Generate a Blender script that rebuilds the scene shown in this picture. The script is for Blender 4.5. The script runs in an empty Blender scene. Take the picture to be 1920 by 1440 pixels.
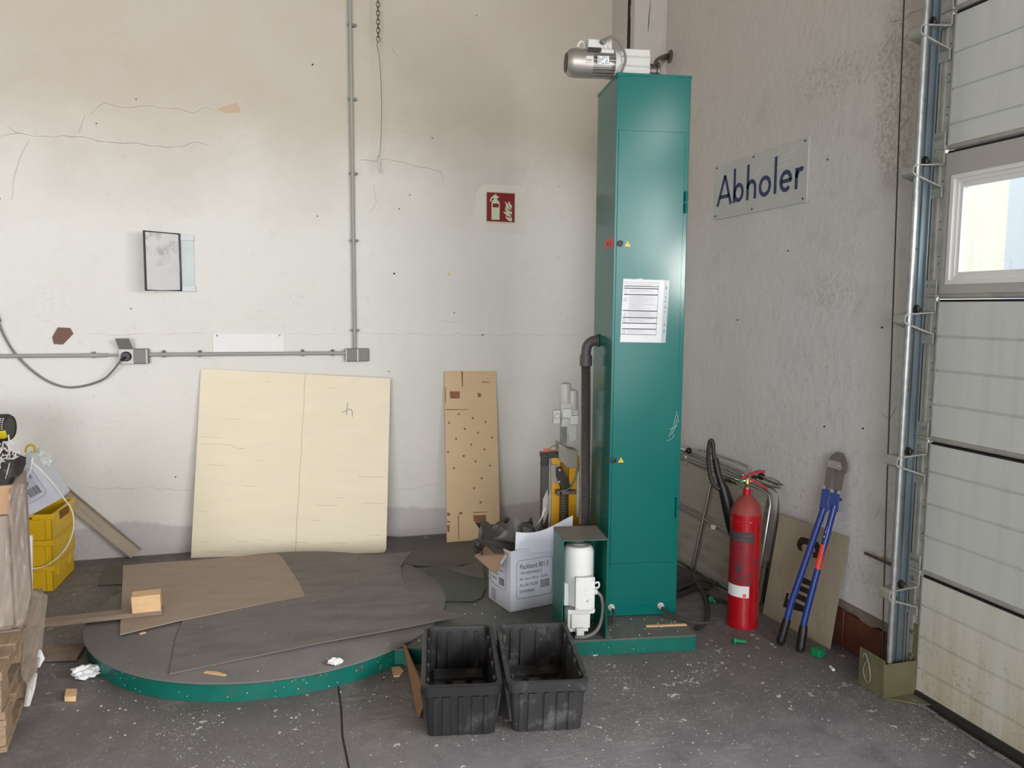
import bpy, bmesh, math, random
from mathutils import Vector, Matrix
random.seed(7)
R = math.radians
scene = bpy.context.scene
col = scene.collection

# ------------------------------------------------------------------ camera
cam_data = bpy.data.cameras.new('camera')
cam_data.sensor_fit = 'HORIZONTAL'
cam_data.sensor_width = 36.0
cam_data.lens = 36.0 * 1485.77 / 1920.0
cam_data.clip_start = 0.05
cam = bpy.data.objects.new('camera', cam_data)
col.objects.link(cam)
_p, _r, _y = 0.09570374, -0.00844455, 0.28622517
fwd = Vector((math.sin(_y)*math.cos(_p), math.cos(_y)*math.cos(_p), -math.sin(_p)))
right = Vector((math.cos(_y), -math.sin(_y), 0))
down = fwd.cross(right)
r2 = math.cos(_r)*right + math.sin(_r)*down
d2 = math.cos(_r)*down - math.sin(_r)*right
m = Matrix((r2, -d2, -fwd)).transposed().to_4x4()
m.translation = (0, 0, 1.62)
cam.matrix_world = m
scene.camera = cam

# ------------------------------------------------------------------ colour, exposure, light
def C(r, g, b, a=1.0):
    def l(v):
        v /= 255.0
        return v/12.92 if v <= 0.04045 else ((v+0.055)/1.055)**2.4
    return (l(r), l(g), l(b), a)

scene.view_settings.view_transform = 'Standard'
scene.view_settings.look = 'None'
scene.view_settings.exposure = -0.12
scene.view_settings.gamma = 1.0
scene.view_settings.use_curve_mapping = False

world = bpy.data.worlds.new('sky')
scene.world = world
world.use_nodes = True
world.node_tree.nodes['Background'].inputs[0].default_value = (0.90, 0.95, 1.0, 1)
world.node_tree.nodes['Background'].inputs[1].default_value = 4.5

def area(name, loc, rot, sx, sy, power, color=(1, 1, 1), portal=False):
    l = bpy.data.lights.new(name, 'AREA')
    l.shape = 'RECTANGLE'
    l.size, l.size_y = sx, sy
    l.energy = power
    l.color = color
    if portal:
        l.cycles.is_portal = True
    o = bpy.data.objects.new(name, l)
    col.objects.link(o)
    o.location = loc
    o.rotation_euler = rot
    return o
# daylight entering by the open gate on the right, nearer than the closed one
area('gate_daylight', (2.50, -6.2, 2.0), (0, R(90), 0), 3.8, 4.0, 330, (0.97, 0.98, 1.0))
# glazed bands of the right wall, nearer than the closed gate
area('window_daylight', (2.56, -1.85, 2.55), (0, R(90), 0), 0.85, 1.7, 80, (0.98, 0.98, 1.0))
area('window_daylight', (2.56, -1.85, 3.60), (0, R(90), 0), 0.45, 1.7, 45, (0.98, 0.98, 1.0))
# added lamps before the two further, unseen panes, brighter than real daylight
area('pane_fill', (2.56, 1.10, 1.945), (0, R(90), 0), 0.42, 0.84, 62, (1.0, 0.98, 0.96))
area('pane_fill', (2.56, 0.0, 1.945), (0, R(90), 0), 0.42, 0.84, 62, (1.0, 0.98, 0.96))
# windows in the rear wall
area('rear_window_daylight', (1.75, -8.75, 2.6), (R(90), 0, 0), 1.3, 1.3, 30, (0.95, 0.98, 1.0))
area('rear_window_daylight', (1.75, -8.75, 4.45), (R(90), 0, 0), 1.3, 0.9, 25, (0.95, 0.98, 1.0))
area('rear_fill', (-3.6, -8.75, 2.1), (R(90), 0, 0), 4.2, 3.8, 760, (0.97, 0.98, 1.0))  # unseen lamp added as fill to brighten the right wall
area('pane_portal', (2.70, 2.16, 1.945), (0, R(90), 0), 0.42, 0.84, 1, (1, 1, 1), True)

# ------------------------------------------------------------------ materials
def mat(name, base, rough=0.6, metal=0.0, var=0.08, vs=6.0, bump=0.0, bs=60.0, spec=0.5,
        dust=None, patch=None, specks=None, coat=0.0, stretch=None, alpha=1.0, trans=0.0, rvar=0.0):
    m = bpy.data.materials.new(name)
    m.use_nodes = True
    nt = m.node_tree; N = nt.nodes; L = nt.links
    b = N['Principled BSDF']
    b.inputs['Metallic'].default_value = metal
    b.inputs['Roughness'].default_value = rough
    b.inputs['Specular IOR Level'].default_value = spec
    b.inputs['Coat Weight'].default_value = coat
    b.inputs['Alpha'].default_value = alpha
    b.inputs['Transmission Weight'].default_value = trans
    tc = N.new('ShaderNodeTexCoord')
    mp = N.new('ShaderNodeMapping')
    if stretch: mp.inputs['Scale'].default_value = stretch
    L.new(tc.outputs['Object'], mp.inputs['Vector'])
    vec = mp.outputs['Vector']
    nz = N.new('ShaderNodeTexNoise'); nz.inputs['Scale'].default_value = vs; nz.inputs['Detail'].default_value = 6
    L.new(vec, nz.inputs['Vector'])
    ramp = N.new('ShaderNodeValToRGB')
    ramp.color_ramp.elements[0].position = 0.3; ramp.color_ramp.elements[1].position = 0.7
    ramp.color_ramp.elements[0].color = tuple(c*(1-var) for c in base[:3])+(1,)
    ramp.color_ramp.elements[1].color = tuple(min(1, c*(1+var)) for c in base[:3])+(1,)
    L.new(nz.outputs['Fac'], ramp.inputs['Fac'])
    cur = ramp.outputs['Color']
    def mixin(fac_socket, color):
        nonlocal cur
        mx = N.new('ShaderNodeMix'); mx.data_type = 'RGBA'
        L.new(fac_socket, mx.inputs[0]); L.new(cur, mx.inputs[6]); mx.inputs[7].default_value = color
        cur = mx.outputs[2]
    def thr(sock, lo, hi, amount=1.0):
        r = N.new('ShaderNodeMapRange'); r.inputs[1].default_value = lo; r.inputs[2].default_value = hi
        r.inputs[3].default_value = 0; r.inputs[4].default_value = amount
        L.new(sock, r.inputs[0]); return r.outputs[0]
    for pc in (patch or []):           # (color, scale, lo, hi, amount)
        n2 = N.new('ShaderNodeTexNoise'); n2.inputs['Scale'].default_value = pc[1]; n2.inputs['Detail'].default_value = 8
        n2.inputs['Roughness'].default_value = 0.65
        L.new(vec, n2.inputs['Vector'])
        mixin(thr(n2.outputs['Fac'], pc[2], pc[3], pc[4]), pc[0])
    if dust:                           # (color, amount): settled on faces that look up
        g = N.new('ShaderNodeNewGeometry'); s = N.new('ShaderNodeSeparateXYZ')
        L.new(g.outputs['Normal'], s.inputs[0])
        mixin(thr(s.outputs['Z'], 0.5, 0.95, dust[1]), dust[0])
    for sp in (specks or []):          # (color, scale, radius, density)
        v = N.new('ShaderNodeTexVoronoi'); v.inputs['Scale'].default_value = sp[1]
        L.new(tc.outputs['Object'], v.inputs['Vector'])
        wn = N.new('ShaderNodeSeparateColor'); L.new(v.outputs['Color'], wn.inputs[0])
        a = thr(wn.outputs[0], sp[3], sp[3]-0.001)
        c = thr(v.outputs['Distance'], sp[2], sp[2]*0.6)
        mu = N.new('ShaderNodeMath'); mu.operation = 'MULTIPLY'; L.new(a, mu.inputs[0]); L.new(c, mu.inputs[1])
        mixin(mu.outputs[0], sp[0])
    L.new(cur, b.inputs['Base Color'])
    if rvar:
        L.new(thr(nz.outputs['Fac'], 0.3, 0.7, 1), N.new('ShaderNodeMath').inputs[0])
        mm = N.new('ShaderNodeMapRange'); L.new(nz.outputs['Fac'], mm.inputs[0])
        mm.inputs[1].default_value = .3; mm.inputs[2].default_value = .7
        mm.inputs[3].default_value = rough-rvar; mm.inputs[4].default_value = rough+rvar
        L.new(mm.outputs[0], b.inputs['Roughness'])
    if bump:
        bn = N.new('ShaderNodeTexNoise'); bn.inputs['Scale'].default_value = bs; bn.inputs['Detail'].default_value = 5
        L.new(vec, bn.inputs['Vector'])
        bp = N.new('ShaderNodeBump'); bp.inputs['Strength'].default_value = bump; bp.inputs['Distance'].default_value = 0.01
        L.new(bn.outputs['Fac'], bp.inputs['Height']); L.new(bp.outputs['Normal'], b.inputs['Normal'])
    return m

dustc = C(120, 112, 105)
MT = {}
MT['green'] = mat('green_enamel', C(0, 102, 97), rough=0.17, var=0.04, vs=2, spec=0.45, bump=0.03, bs=5)
MT['green_worn'] = mat('worn_green_paint', C(0, 100, 88), rough=0.4, var=0.12, vs=9,
                       patch=[(C(70, 80, 75), 14, .56, .66, .5)], specks=[(C(200, 205, 200), 90, .25, .10)])
MT['dark_top'] = mat('dusty_dark_deck', C(112, 108, 107), rough=0.7, var=0.14, vs=3.5, bump=0.06, bs=70,
                     patch=[(C(120, 113, 110), 2.6, .5, .68, .6)], specks=[(C(205, 200, 196), 38, .12, .10)])
MT['deck_green'] = mat('dusty_grey_green_plate', C(88, 95, 92), rough=0.65, var=0.1, vs=4,
                       patch=[(C(110, 106, 100), 3, .48, .62, .7)], specks=[(C(225, 225, 220), 34, .20, .12)])
MT['rubber'] = mat('grey_rubber_sheet', C(104, 100, 98), rough=0.7, var=0.12, vs=4, bump=0.05, bs=90, specks=[(C(190, 188, 184), 30, .1, .06)])
MT['rubber_green'] = mat('green_grey_rubber_sheet', C(82, 88, 83), rough=0.7, var=0.1, vs=4, specks=[(C(190, 188, 184), 30, .1, .06)])
MT['hardboard'] = mat('dusty_hardboard', C(160, 144, 128), rough=0.85, var=0.07, vs=5, stretch=(1, 3, 1),
                      patch=[(C(112, 98, 86), 2.2, .60, .68, .8)], specks=[(C(200, 190, 175), 30, .1, .03)])
MT['motor_grey'] = mat('light_grey_motor_paint', C(205, 205, 200), rough=0.45, var=0.05, vs=8, dust=(C(150, 142, 130), .35))
MT['motor_white'] = mat('white_motor_paint', C(222, 224, 222), rough=0.45, var=0.05, vs=8, dust=(C(165, 158, 150), .6), bump=.05, bs=30,
                        patch=[(C(130, 128, 122), 22, .66, .72, .7)])
MT['alu'] = mat('cast_aluminium', C(176, 172, 165), rough=0.42, metal=0.7, var=0.1, vs=12)
MT['galv'] = mat('galvanised_steel', C(168, 172, 172), rough=0.42, metal=0.75, var=0.2, vs=26, bump=.03, bs=60)
MT['galv_dark'] = mat('weathered_galvanised_web', C(120, 132, 138), rough=0.5, metal=0.6, var=0.22, vs=14, stretch=(1, 1, .25))
MT['galv_mat'] = mat('dull_zinc_plate', C(172, 172, 166), rough=0.55, metal=0.4, var=0.14, vs=20, bump=.04, bs=40)
MT['steel'] = mat('bare_steel', C(110, 105, 100), rough=0.42, metal=0.85, var=0.15, vs=30)
MT['chrome'] = mat('bright_chrome', C(215, 215, 215), rough=0.15, metal=1.0, var=0.02)
MT['tube_grey'] = mat('plated_tube', C(158, 156, 150), rough=0.32, metal=0.8, var=0.1, vs=20)
MT['black'] = mat('black_plastic', C(28, 27, 27), rough=0.42, var=0.1)
MT['black_rub'] = mat('black_rubber', C(40, 38, 37), rough=0.55, var=0.15, vs=20)
MT['cable'] = mat('dark_cable_sheath', C(58, 52, 50), rough=0.6, var=0.1)
MT['cable_grey'] = mat('grey_cable_sheath', C(118, 116, 112), rough=0.55, var=0.06)
MT['tote'] = mat('black_tote_plastic', C(38, 38, 40), rough=0.45, var=0.12, vs=9, patch=[(C(105, 103, 102), 9, .56, .72, .45)],
                 specks=[(C(170, 170, 168), 60, .12, .08)])
MT['tote_dusty'] = mat('dusty_tote_plastic', C(48, 48, 50), rough=0.6, var=0.16, vs=9, patch=[(C(135, 133, 130), 10, .52, .72, .5)],
                 specks=[(C(190, 190, 188), 60, .14, .12)])
MT['hose'] = mat('black_corrugated_hose', C(86, 80, 80), rough=0.5, var=0.1)
MT['grey_plastic'] = mat('grey_fitting_plastic', C(122, 121, 118), rough=0.5, var=0.05)
MT['grey_plastic_l'] = mat('pale_fitting_plastic', C(205, 204, 200), rough=0.5, var=0.03)
MT['conduit'] = mat('grey_conduit_plastic', C(158, 157, 152), rough=0.45, var=0.05)
MT['white_plastic'] = mat('white_panel_plastic', C(228, 228, 226), rough=0.4, var=0.02)
MT['paper'] = mat('white_paper', C(236, 238, 240), rough=0.7, var=0.02)
MT['sleeve'] = mat('clear_film_sleeve', C(235, 238, 240), rough=0.18, var=0.01, alpha=0.35)
MT['ink'] = mat('grey_print', C(120, 120, 124), rough=0.6, var=0.0)
MT['ink_dark'] = mat('black_print', C(62, 64, 72), rough=0.6, var=0.05)
MT['carton'] = mat('white_carton', C(208, 212, 224), rough=0.6, var=0.03, vs=5, bump=.03, bs=9)
MT['carton_in'] = mat('brown_carton', C(160, 130, 108), rough=0.8, var=0.05)
MT['carton_tape'] = mat('translucent_packing_tape', C(178, 178, 186), rough=0.25, var=0.02)
MT['film_black'] = mat('black_stretch_foil', C(62, 58, 56), rough=0.42, var=0.12, vs=10)
MT['yellow'] = mat('yellow_crate_plastic', C(214, 174, 24), rough=0.38, var=0.06, vs=5)
MT['yellow_in'] = mat('dark_brown_insert', C(120, 78, 22), rough=0.8, var=0.1)  # dark brown filling the grip recess and a label slot
MT['yellow_ind'] = mat('yellow_machine_paint', C(214, 158, 10), rough=0.42, var=0.05, vs=4)
MT['beige_grey'] = mat('beige_grey_box_paint', C(150, 148, 136), rough=0.5, var=0.04)
MT['red'] = mat('red_enamel', C(172, 12, 28), rough=0.22, var=0.04, spec=.6, coat=.3)
MT['red_dusty'] = mat('red_enamel_under_dust', C(150, 62, 58), rough=0.6, var=0.1, vs=14)
MT['red_label'] = mat('red_label_print', C(150, 26, 36), rough=0.4, var=0.02)
MT['blue'] = mat('blue_tool_paint', C(28, 58, 140), rough=0.3, var=0.06, coat=.2)
MT['orange'] = mat('neon_orange_sticker', C(240, 78, 50), rough=0.5, var=0.02)
MT['sign_red'] = mat('sign_red_print', C(128, 16, 26), rough=0.35, var=0.03)
MT['sign_pale'] = mat('afterglow_sign_film', C(205, 214, 182), rough=0.4, var=0.02)
MT['sign_grey'] = mat('grey_sign_board', C(192, 196, 192), rough=0.45, var=0.03, vs=3, patch=[(C(205, 208, 206), 6, .55, .65, .5)])
MT['navy'] = mat('navy_lettering', C(28, 48, 98), rough=0.45, var=0.03)
MT['warn'] = mat('yellow_warning_film', C(225, 190, 40), rough=0.4, var=0.02)
MT['greenplug'] = mat('green_plastic', C(22, 140, 92), rough=0.4, var=0.05)
MT['dirt_alu'] = mat('tarnished_aluminium_sheet', C(168, 160, 140), rough=0.6, metal=0.1, var=0.1, vs=6, bump=.05, bs=24,
                     patch=[(C(146, 137, 114), 9, .55, .7, .6)], stretch=(2, 2, .7))
MT['olive'] = mat('olive_drab_plate', C(118, 116, 88), rough=0.45, metal=0.2, var=0.16, vs=8, patch=[(C(150, 146, 122), 9, .55, .7, .5)])
MT['dark'] = mat('black_gap_strip', C(26, 24, 23), rough=0.9, var=0.1)  # plain black of the door's rubber seals and sill gap
MT['soot'] = mat('sooty_plaster', C(112, 98, 86), rough=.9, var=.2, vs=20)
MT['slat_brown'] = mat('shaded_brown_slat', C(134, 100, 72), rough=.8, var=.08)
MT['brick'] = mat('brown_clinker_brick', C(104, 62, 46), rough=0.55, var=0.16, vs=14, patch=[(C(120, 100, 88), 12, .58, .7, .5)])
MT['mortar'] = mat('grey_mortar', C(128, 118, 108), rough=0.9, var=0.12, vs=20, bump=.1, bs=60)
MT['pine'] = mat('fresh_pine', C(218, 182, 138), rough=0.7, var=0.1, vs=10, stretch=(2, 8, 8), patch=[(C(160, 110, 70), 16, .66, .72, .7)])
MT['pallet'] = mat('weathered_pallet_timber', C(150, 128, 104), rough=0.85, var=0.2, vs=9, bump=.15, bs=30, stretch=(5, 1, 5),
                   patch=[(C(104, 86, 70), 8, .55, .68, .6)])
MT['beam'] = mat('weathered_batten', C(138, 122, 108), rough=0.85, var=0.18, vs=9, bump=.1, bs=30, stretch=(1, 6, 6))
MT['board_brown'] = mat('brown_box_board', C(184, 148, 116), rough=0.8, var=0.08, vs=5)
MT['mdf_strip'] = mat('beige_sheet_metal_channel', C(172, 160, 142), rough=0.5, var=0.05)
MT['film_clear'] = mat('clear_stretch_film', C(166, 154, 144), rough=0.25, var=0.12, vs=12, alpha=0.5, bump=.3, bs=22, stretch=(1, 1, .3))
MT['glass_tube'] = mat('clear_glass_tube', C(196, 214, 214), rough=0.12, var=0.05, spec=.8)
MT['net'] = mat('black_netting', C(46, 46, 44), rough=0.7, var=0.1)
MT['net_yellow'] = mat('yellow_netting', C(200, 178, 24), rough=0.6, var=0.06)
MT['film_pale'] = mat('cloudy_clear_bag', C(222, 228, 222), rough=.3, var=.06, alpha=.75)
MT['white_net'] = mat('white_plastic_lattice', C(228, 226, 220), rough=0.5, var=0.04)
MT['brass'] = mat('brass_valve', C(176, 160, 120), rough=0.3, metal=0.9, var=0.05)
MT['flake'] = mat('brown_plaster_flake', C(120, 92, 84), rough=0.9, var=0.1)
MT['tan_plaster'] = mat('bare_tan_plaster', C(196, 174, 148), rough=0.9, var=0.04)
MT['crack'] = mat('plaster_crack_edge', C(196, 186, 176), rough=0.95, var=0.12, vs=20)
MT['crack_light'] = mat('faint_plaster_seam', C(196, 190, 186), rough=0.95, var=0.05, vs=20)
MT['hole'] = mat('dark_drill_hole', C(40, 34, 30), rough=0.95, var=0.0)
MT['facade'] = mat('cream_rendered_facade', C(186, 180, 168), rough=0.9, var=0.03, vs=1)
MT['facade_grey'] = mat('pale_grey_gate_cladding', C(158, 161, 166), rough=0.8, var=0.02)
MT['ceiling'] = mat('brown_timber_ceiling', C(150, 138, 124), rough=0.9, var=0.06, vs=2)
MT['asphalt'] = mat('yard_paving', C(120, 118, 115), rough=0.9, var=0.06, vs=3)
MT['far_wall'] = mat('far_hall_wall', C(212, 206, 198), rough=0.9, var=0.03, vs=2)

def glass_mat():
    m = bpy.data.materials.new('window_glass'); m.use_nodes = True
    nt = m.node_tree; N = nt.nodes; L = nt.links
    for n in list(N): N.remove(n)
    o = N.new('ShaderNodeOutputMaterial'); t = N.new('ShaderNodeBsdfTransparent'); g = N.new('ShaderNodeBsdfGlossy')
    g.inputs['Roughness'].default_value = 0.02; t.inputs['Color'].default_value = (.93, .95, .94, 1)
    mx = N.new('ShaderNodeMixShader'); mx.inputs[0].default_value = .05
    L.new(t.outputs[0], mx.inputs[1]); L.new(g.outputs[0], mx.inputs[2]); L.new(mx.outputs[0], o.inputs[0])
    return m
MT['glass'] = glass_mat()

def perf_mat():                        # sheet punched with a regular grid of real see-through holes
    m = bpy.data.materials.new('perforated_steel_sheet'); m.use_nodes = True
    nt = m.node_tree; N = nt.nodes; L = nt.links
    b = N['Principled BSDF']; b.inputs['Metallic'].default_value = .35; b.inputs['Roughness'].default_value = .5
    b.inputs['Base Color'].default_value = C(186, 182, 172)
    uv = N.new('ShaderNodeUVMap'); uv.uv_map = 'UVMap'
    mp = N.new('ShaderNodeVectorMath'); mp.operation = 'FRACTION'
    L.new(uv.outputs[0], mp.inputs[0])
    d = N.new('ShaderNodeVectorMath'); d.operation = 'DISTANCE'; L.new(mp.outputs[0], d.inputs[0]); d.inputs[1].default_value = (.5, .5, 0)
    gt = N.new('ShaderNodeMath'); gt.operation = 'GREATER_THAN'; L.new(d.outputs['Value'], gt.inputs[0]); gt.inputs[1].default_value = .35
    L.new(gt.outputs[0], b.inputs['Alpha'])
    return m
MT['perf'] = perf_mat()

def plaster(name, low, high, zsplit, zsoft, dado=None, bump=.35, bs=18, dark=None, scars=()):
    """old whitewash: a newer, whiter coat below zsplit, an older yellowed coat above whose colour may also carry light fall-off, optional grey dado near the floor"""
    m = bpy.data.materials.new(name); m.use_nodes = True
    nt = m.node_tree; N = nt.nodes; L = nt.links
    b = N['Principled BSDF']; b.inputs['Roughness'].default_value = .85; b.inputs['Specular IOR Level'].default_value = .2
    tc = N.new('ShaderNodeTexCoord'); sp = N.new('ShaderNodeSeparateXYZ'); L.new(tc.outputs['Object'], sp.inputs[0])
    def noise(s, d=6, r=.6):
        n = N.new('ShaderNodeTexNoise'); n.inputs['Scale'].default_value = s; n.inputs['Detail'].default_value = d
        n.inputs['Roughness'].default_value = r; L.new(tc.outputs['Object'], n.inputs['Vector']); return n.outputs['Fac']
    def math_(op, a, c):
        n = N.new('ShaderNodeMath'); n.operation = op
        for i, v in enumerate((a, c)):
            if isinstance(v, (int, float)): n.inputs[i].default_value = v
            else: L.new(v, n.inputs[i])
        return n.outputs[0]
    def rng(s, lo, hi, a=0., c=1.):
        n = N.new('ShaderNodeMapRange'); n.inputs[1].default_value = lo; n.inputs[2].default_value = hi
        n.inputs[3].default_value = a; n.inputs[4].default_value = c; n.interpolation_type = 'SMOOTHSTEP'; L.new(s, n.inputs[0]); return n.outputs[0]
    def mix(f, a, c):
        n = N.new('ShaderNodeMix'); n.data_type = 'RGBA'
        L.new(f, n.inputs[0])
        for i, v in ((6, a), (7, c)):
            if isinstance(v, tuple): n.inputs[i].default_value = v
            else: L.new(v, n.inputs[i])
        return n.outputs[2]
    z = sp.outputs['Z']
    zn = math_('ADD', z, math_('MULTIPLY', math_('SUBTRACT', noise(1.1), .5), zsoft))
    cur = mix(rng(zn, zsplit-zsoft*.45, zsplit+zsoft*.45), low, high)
    cur = mix(rng(noise(2.2), .35, .75, 0, .22), cur, tuple(c*.86 for c in low[:3])+(1,))
    cur = mix(rng(noise(9, 8), .58, .72, 0, .18), cur, tuple(c*.72 for c in low[:3])+(1,))
    if dado:
        zd = math_('ADD', z, math_('MULTIPLY', math_('SUBTRACT', noise(2.5), .5), .16))
        cur = mix(rng(zd, dado[1]+.015, dado[1]-.015, 0, .85), cur, dado[0])
    v = N.new('ShaderNodeTexVoronoi'); v.inputs['Scale'].default_value = 13; L.new(tc.outputs['Object'], v.inputs['Vector'])
    sc = N.new('ShaderNodeSeparateColor'); L.new(v.outputs['Color'], sc.inputs[0])
    f = math_('MULTIPLY', rng(sc.outputs[0], .05, .049), rng(v.outputs['Distance'], .09, .05))
    cur = mix(f, cur, C(120, 108, 98))
    # fine scratches: stretched noise ridges
    mp = N.new('ShaderNodeMapping'); mp.inputs['Scale'].default_value = (4, 4, 11); L.new(tc.outputs['Object'], mp.inputs[0])
    n3 = N.new('ShaderNodeTexNoise'); n3.inputs['Scale'].default_value = 5; n3.inputs['Detail'].default_value = 3; L.new(mp.outputs[0], n3.inputs['Vector'])
    rid = rng(math_('ABSOLUTE', math_('SUBTRACT', n3.outputs['Fac'], .5), 0), .008, .0)
    msk = rng(noise(3.1), .52, .64)
    cur = mix(math_('MULTIPLY', math_('MULTIPLY', rid, msk), .45), cur, C(150, 138, 128))
    # scuffed, flaking areas with a place of their own: (axis, centre, half width, z centre, z half height, colour, threshold, amount)
    for ax, c0_, hw, z0_, hz, colr, lo, am in scars:
        da = math_('DIVIDE', math_('SUBTRACT', sp.outputs[ax], c0_), hw); dz = math_('DIVIDE', math_('SUBTRACT', z, z0_), hz)
        r2_ = math_('ADD', math_('MULTIPLY', da, da), math_('MULTIPLY', dz, dz))
        msk2 = rng(math_('ADD', r2_, math_('MULTIPLY', math_('SUBTRACT', noise(4), .5), 1.6)), 1.1, .3)
        cur = mix(math_('MULTIPLY', math_('MULTIPLY', rng(noise(48, 8, .75), lo-.02, lo+.16), msk2), am), cur, colr)
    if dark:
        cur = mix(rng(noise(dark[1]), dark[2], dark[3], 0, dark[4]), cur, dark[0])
    L.new(cur, b.inputs['Base Color'])
    bp = N.new('ShaderNodeBump'); bp.inputs['Strength'].default_value = bump; bp.inputs['Distance'].default_value = .02
    hsum = math_('ADD', math_('MULTIPLY', noise(bs, 6, .55), .6), math_('MULTIPLY', noise(1.6, 3), 1.2))
    hsum = math_('ADD', hsum, math_('MULTIPLY', rng(noise(4.3, 7, .6), .47, .53), .06))
    L.new(hsum, bp.inputs['Height']); L.new(bp.outputs['Normal'], b.inputs['Normal'])
    return m
MT['wall_back'] = plaster('old_whitewashed_plaster', C(227, 226, 221), C(198, 189, 174), 2.75, 1.0, dado=(C(196, 191, 193), .40), bump=.3, bs=16,  # high colour darkened to stand in for light fall-off up this wall
    scars=(('X', .95, .35, .22, .2, C(172, 164, 160), .5, 0.43), ('X', 1.8, .4, .25, .25, C(164, 158, 154), .5, 0.37), ('X', -.62, .08, .25, .2, C(164, 154, 154), .52, 0.43), ('X', -.95, .12, .65, .25, C(204, 198, 190), .5, 0.43), ('X', .25, .9, 3.3, .5, C(200, 188, 174), .56, 0.31), ('X', 1.0, .5, 2.1, .5, C(204, 196, 188), .58, 0.31)))
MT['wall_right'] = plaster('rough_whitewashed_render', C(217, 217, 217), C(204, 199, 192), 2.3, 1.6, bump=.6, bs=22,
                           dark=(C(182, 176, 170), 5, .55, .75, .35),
    scars=(('Y', 2.92, .14, 2.55, .45, C(142, 130, 120), .44, 0.53), ('Y', 3.3, .35, 2.75, .12, C(148, 138, 128), .48, 0.43), ('Y', 3.28, .22, 1.72, .1, C(154, 148, 142), .50, 0.43), ('Y', 3.62, .3, .85, .3, C(164, 156, 150), .52, 0.43), ('Y', 3.2, .5, .5, .25, C(160, 154, 150), .52, 0.43), ('Y', 4.3, .5, 1.2, .6, C(182, 172, 164), .56, 0.37), ('Y', 3.6, .6, 2.5, .4, C(174, 164, 154), .56, 0.34), ('Y', 2.8, .08, 1.0, 1.0, C(164, 158, 154), .5, 0.31)))

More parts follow.
